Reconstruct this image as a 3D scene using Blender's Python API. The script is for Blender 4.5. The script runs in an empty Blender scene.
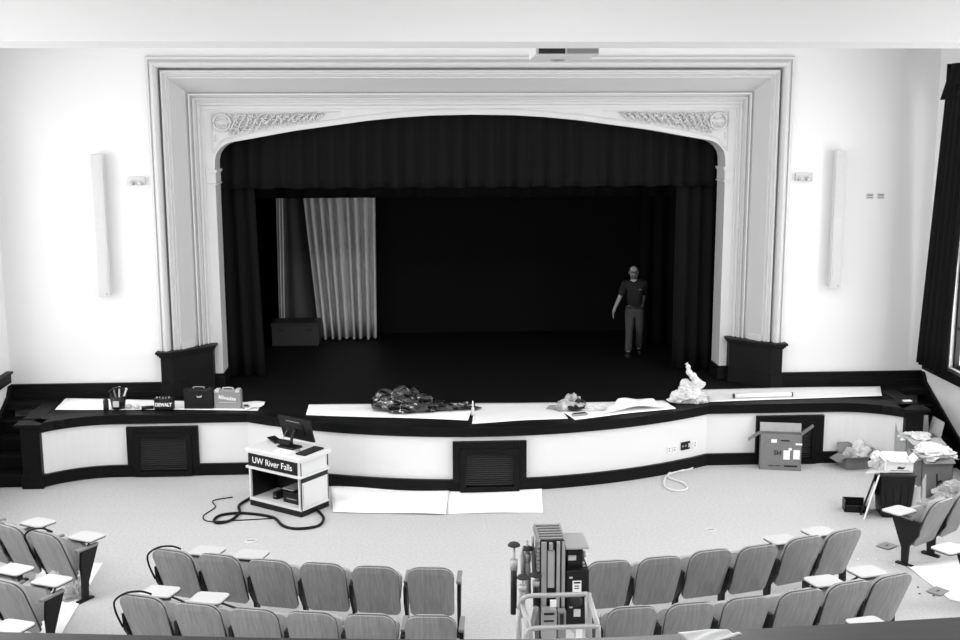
import bpy, math, random
from mathutils import Vector, Matrix, noise as mnoise
random.seed(7)
PI = math.pi
scene = bpy.context.scene
COL = scene.collection

# ------------------------------------------------------------------ camera
F_PX, PITCH, YAW, ROLL = 1160.04, .1749, .0564, -.0029
CAM = Vector((-.9858, -18.6992, 5.5034))
FW = Vector((math.sin(YAW) * math.cos(PITCH), math.cos(YAW) * math.cos(PITCH), -math.sin(PITCH)))
_r0 = Vector((math.cos(YAW), -math.sin(YAW), 0)); _u0 = _r0.cross(FW)
RT = _r0 * math.cos(ROLL) + _u0 * math.sin(ROLL); UP = RT.cross(FW)
cd = bpy.data.cameras.new('camera'); co = bpy.data.objects.new('camera', cd); COL.objects.link(co)
m = Matrix((RT, UP, -FW)).transposed().to_4x4(); m.translation = CAM
co.matrix_world = m
cd.sensor_width = 36; cd.lens = F_PX * 36 / 960; cd.clip_start = .05; cd.clip_end = 200
scene.camera = co

def ray(x, y): return FW + RT * ((x - 480) / F_PX) - UP * ((y - 320) / F_PX)
def onz(x, y, z=0.):
    d = ray(x, y); return CAM + d * ((z - CAM.z) / d.z)
def ony(x, y, Y=0.):
    d = ray(x, y); return CAM + d * ((Y - CAM.y) / d.y)

# ------------------------------------------------------------------ materials
def mat(name, g, rough=.6, noise=0., nscale=8., bump=0., bscale=60., metal=0., stretch=(1, 1, 1), spec=.5, kind='noise', alpha=None):
    m = bpy.data.materials.new(name); m.use_nodes = True
    nt = m.node_tree; b = nt.nodes['Principled BSDF']
    b.inputs['Base Color'].default_value = (g, g, g, 1); b.inputs['Roughness'].default_value = rough
    b.inputs['Metallic'].default_value = metal
    b.inputs['Specular IOR Level'].default_value = spec
    tc = nt.nodes.new('ShaderNodeTexCoord'); mp = nt.nodes.new('ShaderNodeMapping')
    mp.inputs['Scale'].default_value = stretch
    nt.links.new(tc.outputs['Object'], mp.inputs['Vector'])
    if noise:
        n = nt.nodes.new('ShaderNodeTexNoise'); n.inputs['Scale'].default_value = nscale; n.inputs['Detail'].default_value = 5
        nt.links.new(mp.outputs['Vector'], n.inputs['Vector'])
        r = nt.nodes.new('ShaderNodeValToRGB')
        lo, hi = g * (1 - noise), min(1, g * (1 + noise))
        r.color_ramp.elements[0].color = (lo, lo, lo, 1); r.color_ramp.elements[1].color = (hi, hi, hi, 1)
        r.color_ramp.elements[0].position = .3; r.color_ramp.elements[1].position = .7
        nt.links.new(n.outputs['Fac'], r.inputs['Fac']); nt.links.new(r.outputs['Color'], b.inputs['Base Color'])
    if bump:
        n2 = nt.nodes.new('ShaderNodeTexNoise'); n2.inputs['Scale'].default_value = bscale; n2.inputs['Detail'].default_value = 4
        nt.links.new(mp.outputs['Vector'], n2.inputs['Vector'])
        bp = nt.nodes.new('ShaderNodeBump'); bp.inputs['Strength'].default_value = bump; bp.inputs['Distance'].default_value = .01
        nt.links.new(n2.outputs['Fac'], bp.inputs['Height']); nt.links.new(bp.outputs['Normal'], b.inputs['Normal'])
    return m

def glass(name, mixv=.12, g=1.):
    m = bpy.data.materials.new(name); m.use_nodes = True; nt = m.node_tree
    for n in list(nt.nodes): nt.nodes.remove(n)
    o = nt.nodes.new('ShaderNodeOutputMaterial'); mx = nt.nodes.new('ShaderNodeMixShader')
    t = nt.nodes.new('ShaderNodeBsdfTransparent'); gl = nt.nodes.new('ShaderNodeBsdfGlossy')
    t.inputs['Color'].default_value = (g, g, g, 1); gl.inputs['Roughness'].default_value = .05
    mx.inputs[0].default_value = mixv
    nt.links.new(t.outputs[0], mx.inputs[1]); nt.links.new(gl.outputs[0], mx.inputs[2]); nt.links.new(mx.outputs[0], o.inputs[0])
    return m

def filmy(name, g=.85, cover=.55):
    m = bpy.data.materials.new(name); m.use_nodes = True; nt = m.node_tree
    b = nt.nodes['Principled BSDF']; o = nt.nodes['Material Output']
    b.inputs['Base Color'].default_value = (g, g, g, 1); b.inputs['Roughness'].default_value = .15
    mx = nt.nodes.new('ShaderNodeMixShader'); t = nt.nodes.new('ShaderNodeBsdfTransparent'); mx.inputs[0].default_value = cover
    nt.links.new(t.outputs[0], mx.inputs[1]); nt.links.new(b.outputs[0], mx.inputs[2]); nt.links.new(mx.outputs[0], o.inputs[0])
    return m

M = dict(
    wall=mat('wall_plaster', .80, .85, bump=.08, bscale=90),
    beam=mat('beam_paint', .66, .85),
    floor=mat('light_carpet', .49, .95, noise=.10, nscale=28, bump=.5, bscale=160),
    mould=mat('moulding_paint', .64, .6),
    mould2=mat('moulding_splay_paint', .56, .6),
    dark=mat('dark_stained_wood', .006, .45, noise=.35, nscale=6, stretch=(1, 1, 9), spec=.12),
    dark2=mat('dark_stained_plinth_wood', .006, .5, noise=.3, nscale=5, spec=.15),
    rail=mat('balcony_rail_wood', .022, .4, noise=.3, nscale=4, stretch=(1, 12, 4), spec=.35),
    louvre=mat('louvre_wood', .03, .5, noise=.5, nscale=20, stretch=(1, 1, 6), spec=.4),
    deck=mat('black_stage_deck', .006, .55, noise=.5, nscale=14, spec=.14),
    black=mat('black_velour', .0055, .95, spec=.05),
    velour=mat('dark_pleated_velour', .0085, .9, spec=.08),
    cyc=mat('black_backdrop', .008, .95, spec=.04),
    drape=mat('pale_drape', .58, .9, noise=.05, nscale=3),
    grey_drape=mat('grey_drape', .075, .9),
    wood=mat('seat_wood', .26, .42, noise=.2, nscale=9, stretch=(6, 1, .35), spec=.45),
    woodedge=mat('seat_shell_edge', .03, .4),
    pad=mat('seat_fabric', .33, .95, noise=.12, nscale=90),
    iron=mat('black_iron', .007, .5, spec=.25),
    armcap=mat('arm_cap_plastic', .20, .5),
    tablet=mat('tablet_laminate', .52, .45),
    white=mat('white_paint', .86, .6),
    panelw=mat('stage_front_paint', .76, .7),
    paper=mat('white_paper', .93, .85, bump=.25, bscale=6),
    offpaper=mat('offwhite_paper', .80, .85, bump=.25, bscale=6),
    plastic=mat('black_plastic', .007, .4, spec=.3),
    bag=mat('black_bag_film', .006, .13, spec=1., bump=.6, bscale=9),
    greyp=mat('grey_plastic', .26, .5),
    lgrey=mat('light_grey_plastic', .60, .5),
    silver=mat('brushed_aluminium', .42, .35, metal=.8),
    galv=mat('pale_steel_tube', .38, .4, metal=.3),
    card=mat('grey_cardboard', .20, .85, noise=.06, nscale=10),
    card2=mat('light_cardboard', .42, .85, noise=.06, nscale=10),
    card3=mat('dark_cardboard', .15, .85, noise=.06, nscale=10),
    cable=mat('black_cable', .005, .6, spec=.2), wcable=mat('grey_cable', .7, .5),
    glass=glass('window_glass', .08), film=filmy('clear_plastic_film'),
    wfilm=mat('crumpled_white_plastic', .66, .3, bump=.5, bscale=30),
    skin=mat('skin', .26, .6), shirt=mat('dark_shirt', .008, .9), trouser=mat('khaki_trousers', .05, .9),
    shoe=mat('black_shoe', .01, .5), hair=mat('short_hair', .03, .8), cloth=mat('rag_cloth', .35, .9, noise=.6, nscale=12),
    wad=mat('crumpled_packing_paper', .66, .85, bump=.3, bscale=18),
    lecw=mat('lectern_laminate', .70, .45),
    ink=mat('dark_ink', .015, .7), grille=mat('speaker_grille', .58, .6, noise=.05, nscale=60),
)

# ------------------------------------------------------------------ mesh helpers
class MB:
    def __init__(s): s.v = []; s.f = []
    def add(s, vs, fs):
        o = len(s.v); s.v += [Vector(v) for v in vs]; s.f += [tuple(i + o for i in f) for f in fs]; return s
    def box(s, c, size, rot=None):
        hx, hy, hz = (q / 2 for q in size)
        vs = [Vector((x, y, z)) for x in (-hx, hx) for y in (-hy, hy) for z in (-hz, hz)]
        if rot is not None: vs = [rot @ v for v in vs]
        c = Vector(c)
        return s.add([v + c for v in vs], [(0, 1, 3, 2), (4, 6, 7, 5), (0, 4, 5, 1), (2, 3, 7, 6), (0, 2, 6, 4), (1, 5, 7, 3)])
    def bb(s, x0, x1, y0, y1, z0, z1): return s.box(((x0 + x1) / 2, (y0 + y1) / 2, (z0 + z1) / 2), (abs(x1 - x0), abs(y1 - y0), abs(z1 - z0)))
    def prism(s, pts, z0, z1):
        n = len(pts); vs = [(x, y, z0) for x, y in pts] + [(x, y, z1) for x, y in pts]
        fs = [tuple(reversed(range(n))), tuple(range(n, 2 * n))] + [(i, (i + 1) % n, n + (i + 1) % n, n + i) for i in range(n)]
        return s.add(vs, fs)
    def slab(s, pts3, t):
        "polygon of 3D points thickened along its normal by t"
        p = [Vector(q) for q in pts3]; n = (p[1] - p[0]).cross(p[2] - p[0]).normalized() * t; k = len(p)
        vs = p + [q + n for q in p]
        return s.add(vs, [tuple(reversed(range(k))), tuple(range(k, 2 * k))] + [(i, (i + 1) % k, k + (i + 1) % k, k + i) for i in range(k)])
    def tube(s, pts, r, n=8, caps=True, rs=None):
        pts = [Vector(p) for p in pts]; k = len(pts); vs = []; fs = []; prev = None
        for i, p in enumerate(pts):
            t = (pts[min(i + 1, k - 1)] - pts[max(i - 1, 0)]).normalized()
            if prev is None:
                a = Vector((0, 0, 1)) if abs(t.z) < .9 else Vector((1, 0, 0)); u = t.cross(a).normalized()
            else:
                u = (prev - t * prev.dot(t))
                u = u.normalized() if u.length > 1e-6 else t.orthogonal().normalized()
            prev = u; w = t.cross(u); rr = rs[i] if rs else r
            for j in range(n):
                a = 2 * PI * j / n; vs.append(p + (u * math.cos(a) + w * math.sin(a)) * rr)
        for i in range(k - 1):
            for j in range(n): fs.append((i * n + j, i * n + (j + 1) % n, (i + 1) * n + (j + 1) % n, (i + 1) * n + j))
        if caps: fs += [tuple(reversed(range(n))), tuple(range((k - 1) * n, k * n))]
        return s.add(vs, fs)
    def lathe(s, prof, c=(0, 0, 0), n=20, axis=None):
        vs = []; fs = []; k = len(prof)
        for r, z in prof:
            for j in range(n):
                a = 2 * PI * j / n; v = Vector((r * math.cos(a), r * math.sin(a), z))
                if axis is not None: v = axis @ v
                vs.append(v + Vector(c))
        for i in range(k - 1):
            for j in range(n): fs.append((i * n + j, i * n + (j + 1) % n, (i + 1) * n + (j + 1) % n, (i + 1) * n + j))
        fs += [tuple(reversed(range(n))), tuple(range((k - 1) * n, k * n))]
        return s.add(vs, fs)
    def ell(s, c, rad, rot=None, nu=12, nv=8, jit=0.):
        vs = []; fs = []
        for i in range(nv + 1):
            th = PI * i / nv
            for j in range(nu):
                a = 2 * PI * j / nu; q = 1 + random.uniform(-jit, jit)
                v = Vector((rad[0] * math.sin(th) * math.cos(a), rad[1] * math.sin(th) * math.sin(a), rad[2] * math.cos(th))) * q
                if rot is not None: v = rot @ v
                vs.append(v + Vector(c))
        for i in range(nv):
            for j in range(nu): fs.append((i * nu + j, (i + 1) * nu + j, (i + 1) * nu + (j + 1) % nu, i * nu + (j + 1) % nu))
        return s.add(vs, fs)
    def grid(s, fn, nu, nv, th=None):
        vs = [Vector(fn(i / nu, j / nv)) for i in range(nu + 1) for j in range(nv + 1)]
        w = nv + 1
        fs = [(i * w + j, (i + 1) * w + j, (i + 1) * w + j + 1, i * w + j + 1) for i in range(nu) for j in range(nv)]
        return s.add(vs, fs)
    def build(s, name, material, parent=None, smooth=False, bevel=0, solid=0, sub=0, world=False):
        me = bpy.data.meshes.new(name); me.from_pydata([tuple(v) for v in s.v], [], s.f); me.validate(); me.update()
        import bmesh
        b = bmesh.new(); b.from_mesh(me)
        bmesh.ops.recalc_face_normals(b, faces=b.faces); b.to_mesh(me); b.free()
        me.materials.append(material)
        o = bpy.data.objects.new(name, me); COL.objects.link(o)
        if parent is not None:
            o.parent = parent
            if world: o.matrix_parent_inverse = Matrix.LocRotScale(parent.location, parent.rotation_euler, None).inverted()
        if smooth:
            for p in me.polygons: p.use_smooth = True
        if solid:
            q = o.modifiers.new('thick', 'SOLIDIFY'); q.thickness = solid; q.offset = 0
        if bevel:
            q = o.modifiers.new('bevel', 'BEVEL'); q.width = bevel; q.segments = 2; q.limit_method = 'ANGLE'
            q.angle_limit = .6
        if sub:
            q = o.modifiers.new('sub', 'SUBSURF'); q.levels = sub; q.render_levels = sub
        return o

def tag(o, label=None, cat=None, group=None, kind=None):
    if label: o['label'] = label
    if cat: o['category'] = cat
    if group: o['group'] = group
    if kind: o['kind'] = kind
    return o
def empty(name, loc=(0, 0, 0), rz=0., label=None, cat=None, group=None, kind=None):
    o = bpy.data.objects.new(name, None); COL.objects.link(o); o.location = loc; o.rotation_euler = (0, 0, rz); o.empty_display_size = .1
    return tag(o, label, cat, group, kind)
def copy_tree(o, parent=None):
    c = o.copy(); COL.objects.link(c)
    if parent is not None: c.parent = parent
    for ch in list(o.children): copy_tree(ch, c)
    return c
def text(name, body, size, material, parent, loc, rot, extrude=.002, bold=0., sx=1., align='CENTER'):
    cu = bpy.data.curves.new(name, 'FONT'); cu.body = body; cu.size = size; cu.extrude = extrude; cu.offset = bold
    cu.align_x = align; cu.align_y = 'CENTER'
    t = bpy.data.objects.new(name + '_tmp', cu); COL.objects.link(t)
    bpy.context.view_layer.update()
    me = bpy.data.meshes.new_from_object(t.evaluated_get(bpy.context.evaluated_depsgraph_get()))
    bpy.data.objects.remove(t)
    me.materials.clear(); me.materials.append(material)
    me.transform(Matrix.Scale(sx, 4, (1, 0, 0)))
    o = bpy.data.objects.new(name, me); COL.objects.link(o); o.parent = parent; o.location = loc; o.rotation_euler = rot
    return o
def RX(a): return Matrix.Rotation(a, 3, 'X')
def RY(a): return Matrix.Rotation(a, 3, 'Y')
def RZ(a): return Matrix.Rotation(a, 3, 'Z')
def smooth_path(pts, n=6):
    pts = [Vector(p) for p in pts]; out = []
    for i in range(len(pts) - 1):
        p0 = pts[max(i - 1, 0)]; p1 = pts[i]; p2 = pts[i + 1]; p3 = pts[min(i + 2, len(pts) - 1)]
        for k in range(n):
            t = k / n
            out.append(.5 * ((2 * p1) + (-p0 + p2) * t + (2 * p0 - 5 * p1 + 4 * p2 - p3) * t * t + (-p0 + 3 * p1 - 3 * p2 + p3) * t ** 3))
    out.append(pts[-1]); return out

# ------------------------------------------------------------------ room shell
WX, YB, CZ = 7.53, -20.4, 6.9       # half width, back of hall, ceiling height
tag(MB().bb(-WX - .2, WX + .2, YB - .2, .2, -.2, 0).build('floor', M['floor']), 'pale carpeted auditorium floor in front of the stage', 'floor', kind='structure')
tag(MB().bb(-WX - .2, WX + .2, YB - .2, .3, CZ, CZ + .2).build('ceiling', M['wall']), 'white auditorium ceiling', 'ceiling', kind='structure')
tag(MB().bb(-WX - .2, WX + .2, YB - .2, YB, 0, CZ).build('wall_back', M['wall']), 'white rear wall of the balcony', 'wall', kind='structure')
# proscenium wall with a hole for the frame
wf = MB()
wf.bb(-WX - .2, -5.0, 0, .3, 0, CZ); wf.bb(5.0, WX + .2, 0, .3, 0, CZ); wf.bb(-5.0, 5.0, 0, .3, 6.26, CZ)
tag(wf.build('wall_front', M['wall']), 'white plaster wall around the stage opening', 'wall', kind='structure')
WIN = [(-4.2, -1.0), (-8.3, -5.6), (-12.6, -9.8)]
WZ0, WZ1 = 1.5, 5.95
for sgn, side in ((-1, 'left'), (1, 'right')):
    w = MB(); xa, xb = sgn * WX, sgn * (WX + .25)
    w.bb(xa, xb, YB, .0, 0, WZ0); w.bb(xa, xb, YB, .0, WZ1, CZ)
    ys = [YB] + [q for p in sorted(WIN) for q in p] + [0.]
    for i in range(0, len(ys), 2): w.bb(xa, xb, ys[i], ys[i + 1], WZ0, WZ1)
    tag(w.build('wall_' + side, M['wall']), 'white side wall with tall windows on the %s' % side, 'wall', kind='structure')
k = 0
for sgn in (-1, 1):
    for (y0, y1) in WIN:
        k += 1
        side = 'left' if sgn < 0 else 'right'
        r = empty('window_%d' % k, (sgn * (WX + .1), (y0 + y1) / 2, WZ0), label='tall %s window of the %s wall with dark muntins' % (('stage-end', 'middle', 'rear')[(k - 1) % 3], side), cat='window', kind='structure')
        f = MB(); x = sgn * (WX + .1); W2 = (y1 - y0) / 2; H = WZ1 - WZ0
        for a in (-W2 + .03, W2 - .03): f.bb(-.04, .04, a - .03, a + .03, 0, H)
        for a in (.03, H - .03): f.bb(-.04, .04, -W2, W2, a - .03, a + .03)
        for a in (-W2 / 3, W2 / 3): f.bb(-.015, .015, a - .012, a + .012, 0, H)
        for q in range(1, 7): f.bb(-.015, .015, -W2, W2, H * q / 7 - .012, H * q / 7 + .012)
        f.build('window_frame', M['iron'], r)
        MB().bb(-.004, .004, -W2 + .03, W2 - .03, .03, H - .03).build('pane', M['glass'], r)
    sl = MB(); sl.bb(sgn * WX, sgn * (WX - .07), -4.5, -.16, 1.30, 1.45); sl.bb(sgn * WX, sgn * (WX - .11), -4.5, -.16, 1.45, 1.49)
    tag(sl.build('trim_%d' % (1 if sgn < 0 else 2), M['dark'], bevel=.008), 'dark wooden window sill board on the %s wall' % ('left' if sgn < 0 else 'right'), 'trim', kind='structure')
tag(MB().bb(-WX, WX, -9.7, -8.82, 6.05, CZ).build('ceiling_beam', M['beam']), 'broad pale beam crossing the ceiling above the hall', 'beam', kind='structure')

# ------------------------------------------------------------------ stage
def stage_path(n_arc=30):
    P = []; R = 1.42
    for i in range(11):
        a = math.asin(1.02 / R) * (1 - i / 10); P.append((-5.6 - R * math.sin(a), -1.12 - R * (1 - math.cos(a))))
    P.append((-3.6, -1.12))
    sag = 1.08; RR = (3.6 ** 2 + sag ** 2) / (2 * sag); yc = -1.12 - sag + RR; A = math.asin(3.6 / RR)
    for i in range(1, n_arc): a = -A + 2 * A * i / n_arc; P.append((RR * math.sin(a), yc - RR * math.cos(a)))
    P.append((3.6, -1.12))
    for i in range(11):
        a = math.asin(1.02 / R) * i / 10; P.append((5.6 + R * math.sin(a), -1.12 - R * (1 - math.cos(a))))
    return [Vector((x, y)) for x, y in P]
SP = stage_path()
def offset(P, d):
    out = []
    for i, p in enumerate(P):
        a = (p - P[i - 1]).normalized() if i else None; b = (P[i + 1] - p).normalized() if i < len(P) - 1 else None
        a = a or b; b = b or a
        na = Vector((a.y, -a.x)); nb = Vector((b.y, -b.x)); n = (na + nb).normalized()
        out.append(p + n * d / max(.5, n.dot(na)))
    return out
def wallstrip(d0, d1, z0, z1):
    A, B = offset(SP, d0), offset(SP, d1); n = len(A); mb = MB()
    vs = []
    for a, b in zip(A, B): vs += [(a.x, a.y, z0), (b.x, b.y, z0), (b.x, b.y, z1), (a.x, a.y, z1)]
    fs = []
    for i in range(n - 1):
        for j in range(4): fs.append((4 * i + j, 4 * i + (j + 1) % 4, 4 * (i + 1) + (j + 1) % 4, 4 * (i + 1) + j))
    fs += [(0, 1, 2, 3), (4 * (n - 1) + 3, 4 * (n - 1) + 2, 4 * (n - 1) + 1, 4 * (n - 1))]
    return mb.add(vs, fs)
st = empty('stage_platform', (0, -1, 0), label='raised black stage platform with bowed white front and dark wooden edge', cat='stage', kind='structure')
wallstrip(-.06, 0, 0, 1.0 - .02).build('front_panel', M['panelw'], st, world=True)
wallstrip(0, .035, 0, .17).add(*[wallstrip(0, .05, .17, .19).v, wallstrip(0, .05, .17, .19).f]).build('base_board', M['dark'], st, world=True)
fa = wallstrip(0, .04, .845, .965); q = wallstrip(-.22, .075, .965, 1.0); fa.add(q.v, q.f)
fa.build('stage_edge', M['dark'], st, world=True)
dk = MB(); vs = []; fs = []
ins = offset(SP, -.21)
for p in ins: vs += [(p.x, p.y, .993), (p.x, 0.1, .993)]
for i in range(len(ins) - 1): fs.append((2 * i, 2 * i + 2, 2 * i + 3, 2 * i + 1))
dk.add(vs, fs); dk.bb(-6.9, 6.9, .05, 7.6, .9, .993); dk.bb(-WX, -6.3, -.36, .05, .9, .993); dk.bb(6.3, WX, -.36, .05, .9, .993)
dk.bb(-6.75, -6.3, -1.45, -1.0, .9, .992); dk.bb(6.3, 6.75, -1.45, -1.0, .9, .992); dk.bb(-6.95, -6.3, -1.0, -.3, .9, .993); dk.bb(6.3, 6.95, -1.0, -.3, .9, .993)
dk.build('stage_deck', M['deck'], st, world=True)
for s in (-1, 1):
    p = MB(); p.bb(s * 6.6, s * 6.88, -1.64, -1.38, 0, .95); p.bb(s * 6.58, s * 6.90, -1.67, -1.36, 0, .2); p.bb(s * 6.55, s * 6.95, -1.70, -1.33, .955, 1.0)
    p.bb(s * 6.72, s * 6.9, -1.4, -.3, 0, .97); p.bb(s * 6.66, s * 6.95, -1.4, -.3, .97, 1.0)
    p.build('newel_post', M['dark'], st, bevel=.006, world=True)
    sm = MB()
    for i in range(4): sm.bb(s * 6.9, s * (WX - .03), -1.56 + .3 * i, -.36, .2 * i, .2 * (i + 1) - .03); sm.bb(s * 6.9, s * (WX - .03), -1.59 + .3 * i, -.36, .2 * (i + 1) - .03, .2 * (i + 1))
    tag(sm.build('stage_steps', M['dark'], bevel=.006), 'short dark flight of steps beside the %s end of the stage' % ('left' if s < 0 else 'right'), 'steps', kind='structure')
    # stair string on the side wall and the wainscot of the front wall
    sg = MB(); xw = s * WX
    pr = [(0, 1.24), (-.16, 1.24), (-.28, 1.09), (-1.95, .28), (-2.1, .2), (-19, .2), (-19, 0), (0, 0)]
    sg.add([(xw, y, z) for y, z in pr] + [(xw - s * .03, y, z) for y, z in pr], [tuple(range(8)), tuple(range(15, 7, -1))] + [(i, (i + 1) % 8, 8 + (i + 1) % 8, 8 + i) for i in range(8)])
    sg.tube([(xw - s * .03, -.16, 1.24), (xw - s * .03, -.28, 1.09), (xw - s * .03, -1.95, .28)], .022, 6)
    tag(sg.build('baseboard_' + ('left' if s < 0 else 'right'), M['dark']), 'dark wooden skirting that climbs with the steps on the %s wall' % ('left' if s < 0 else 'right'), 'skirting', kind='structure')
    wn = MB(); a, b = sorted((s * 5.1, s * WX)); wn.bb(a, b, -.03, 0, .9, 1.24); wn.bb(a, b, -.055, 0, 1.205, 1.24); wn.bb(a, b, -.05, 0, .99, 1.09)
    tag(wn.build('trim_%d' % (3 if s < 0 else 4), M['dark'], bevel=.004), 'dark low wainscot on the front wall, %s of the stage opening' % ('left' if s < 0 else 'right'), 'wainscot', kind='structure')

# vents in the stage front
def vent(x, y, rz, lab, h=.80):
    r = empty('vent_grille', (x, y, 0), rz, lab, 'vent', 'louvred vents in the stage front')
    f = MB(); W, Wi = .545, .44
    f.bb(-W, -Wi, -.07, -.0, .17, h); f.bb(Wi, W, -.07, 0, .17, h); f.bb(-Wi, Wi, -.07, 0, h - .11, h)
    f.build('outer_frame', M['dark'], r, bevel=.006)
    f = MB(); f.bb(-Wi, -.355, -.085, -.0, .01, h - .11); f.bb(.355, Wi, -.085, 0, .01, h - .11); f.bb(-.355, .355, -.085, 0, h - .18, h - .11); f.bb(-.355, .355, -.085, 0, .01, .09)
    f.build('inner_frame', M['dark'], r, bevel=.006)
    g = MB(); n = 15
    for i in range(n): g.box((0, -.045, .10 + (h - .29) * (i + .5) / n), (.71, .035, .007), RX(-.7))
    g.bb(-.355, .355, -.012, -.0, .09, h - .18)
    g.build('louvre_panel', M['louvre'], r)
vent(-4.90, -1.12, 0, 'dark louvred vent in the stage front left of the lectern')
vent(.08, -2.205, 0, 'dark louvred vent at the middle of the bowed stage front', .78)
vent(4.93, -1.12, 0, 'dark louvred vent behind the open shipping carton')

# stage house
sh = MB(); sh.bb(-7.6, -7.2, .3, 7.6, .5, 7.2); sh.bb(7.2, 7.6, .3, 7.6, .5, 7.2); sh.bb(-7.6, 7.6, 7.4, 7.7, .5, 7.2); sh.bb(-7.6, 7.6, .3, 7.7, 7.2, 7.3)
sh.bb(-7.2, -5.0, .3, .34, 0.99, 7.2); sh.bb(5., 7.2, .3, .34, 0.99, 7.2)
sh.bb(-7.2, -6.9, .3, 7.4, .9, .993); sh.bb(6.9, 7.2, .3, 7.4, .9, .993)
tag(sh.build('wall_stage', M['black']), 'black walls enclosing the stage', 'wall', kind='structure')

def curtain(mb, x0, x1, y, z0, z1, pleat=.16, amp=.05, seed=0, hem=0., flare=0., x0b=None, x1b=None, dirx=(1, 0), th=1):
    rnd = random.Random(seed); L = abs(x1 - x0); n = max(2, int(L / pleat)); nu = n * 8
    ph = [rnd.uniform(.6, 1.3) for _ in range(n + 1)]; of = [rnd.uniform(-.25, .25) for _ in range(n + 1)]
    x0b = x0 if x0b is None else x0b; x1b = x1 if x1b is None else x1b
    def fn(u, v):
        k = u * n; i = min(n - 1, int(k)); a = ph[i]; z = z1 + (z0 - z1) * v
        w = math.sin(2 * PI * (k + of[i] * math.sin(PI * (k - i)) * .5)) ; w = math.copysign(abs(w) ** .7, w)
        A = amp * a * (.35 + .65 * v + flare * v)
        s = (x0 + (x1 - x0) * u) * (1 - v) + (x0b + (x1b - x0b) * u) * v
        d = y + w * A
        zz = z + (hem * math.sin(3.1 * u * n + seed) if v > .95 else 0)
        return (s, d, zz) if dirx == (1, 0) else (d, s, zz)
    return mb.grid(fn, nu, 10)
c = curtain(MB(), -4.75, 4.75, 1.20, 4.29, 6.0, .27, .05, 3, .012)
tag(c.build('stage_valance', M['velour'], smooth=True, solid=.012), 'dark pleated valance across the top of the stage opening', 'curtain')
c = curtain(MB(), -4.9, -3.75, 1.36, 1.02, 6.2, .2, .06, 5, x1b=-3.62)
tag(c.build('leg_curtain', M['velour'], smooth=True, solid=.01), 'dark curtain hanging at the left edge of the stage opening', 'curtain', 'curtains at the sides of the stage opening')
c = curtain(MB(), 3.58, 4.95, 1.36, 1.02, 6.2, .2, .06, 8)
tag(c.build('leg_curtain', M['velour'], smooth=True, solid=.01), 'dark curtain hanging at the right edge of the stage opening', 'curtain', 'curtains at the sides of the stage opening')
c = curtain(MB(), -6.8, 6.8, 2.7, ony(480, 197, 2.7).z, 6.6, .4, .04, 9)
tag(c.build('border_curtain', M['black'], smooth=True, solid=.01), 'black border curtain high behind the valance', 'curtain')
c = curtain(MB(), 3.35, 6.6, 3.6, 1.02, 6.4, .25, .06, 11)
tag(c.build('masking_curtain', M['black'], smooth=True, solid=.01), 'black masking curtain behind the standing person', 'curtain')
c = curtain(MB(), -6.6, -4.05, 3.6, 1.02, 6.4, .25, .06, 12)
tag(c.build('masking_curtain', M['black'], smooth=True, solid=.01), 'black masking curtain left of the grey storage case', 'curtain')
tag(MB().bb(-1.9, 4.6, 5.3, 5.33, 1.0, 6.3).build('backdrop', M['cyc']), 'plain black backdrop at the back of the stage', 'backdrop')
def drape(name, material, tl, tr, bl, br, y, amp, pleat, seed, lab):
    # top and bottom edges given in x, hung at depth y
    mb = MB(); curtain(mb, tl, tr, y, 1.02, 5.3, pleat, amp, seed, 0.01, x0b=bl, x1b=br)
    o = mb.build(name, material, smooth=True, solid=.008); tag(o, lab, 'curtain'); return o
X = lambda px, py, Y: ony(px, py, Y).x
Yd = 4.7
drape('pale_drape', M['drape'], X(297, 198, Yd), X(375.5, 198, Yd), X(320, 340, Yd), X(377, 340, Yd), Yd, .13, .18, 21, 'pale pleated drape drawn aside at the back of the stage')
drape('grey_drape', M['grey_drape'], X(283, 198, Yd + .25), X(306, 198, Yd + .25), X(284, 330, Yd + .25), X(330, 338, Yd + .25), Yd + .25, .05, .2, 22, 'darker grey drape hanging behind the pale drape')
drape('narrow_drape', M['drape'], X(276.5, 198, Yd + .2), X(284, 198, Yd + .2), X(279.5, 330, Yd + .2), X(285, 330, Yd + .2), Yd + .2, .04, .12, 23, 'narrow pale edge of drape left of the grey drape').scale = (1, 1, 1)
# storage case
p0, p1 = onz(272, 346, 1), onz(319, 345, 1)
r = empty('storage_case', ((p0.x + p1.x) / 2, p0.y + .3, .995), 0, 'dark grey storage case with two hand holes on the stage', 'case')
w = p1.x - p0.x
MB().bb(-w / 2, w / 2, -.3, .3, .0, .40).build('body', mat('case_grey', .03, .6), r, bevel=.01)
MB().bb(-w / 2 - .01, w / 2 + .01, -.31, .31, .4, .46).build('lid', mat('case_lid_grey', .022, .6), r, bevel=.008)
for s in (-1, 1): MB().bb(s * w * .3 - .06, s * w * .3 + .06, -.325, -.3, .30, .335).build('handle_recess', M['ink'], r)
# rack with small lights
r = empty('equipment_rack', (-4.2, 3.15, .995), 0, 'tall dark equipment rack with tiny indicator lights', 'rack')
MB().bb(-.13, .13, -.15, .15, 0, 2.35).build('body', M['cyc'], r)
g = MB()
for (x, z) in ((-.10, 2.10), (-.04, 2.11), (.0, 2.08), (.06, 2.12), (-.1, 1.98), (-.09, 1.9), (.05, 1.98), (.06, 1.86), (-.02, 1.94)): g.bb(x - .006, x + .006, -.158, -.15, z - .008, z + .008)
em = mat('indicator_light', .8); em.node_tree.nodes['Principled BSDF'].inputs['Emission Color'].default_value = (1, 1, 1, 1); em.node_tree.nodes['Principled BSDF'].inputs['Emission Strength'].default_value = .12
g.build('indicator_lights', em, r)

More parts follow.
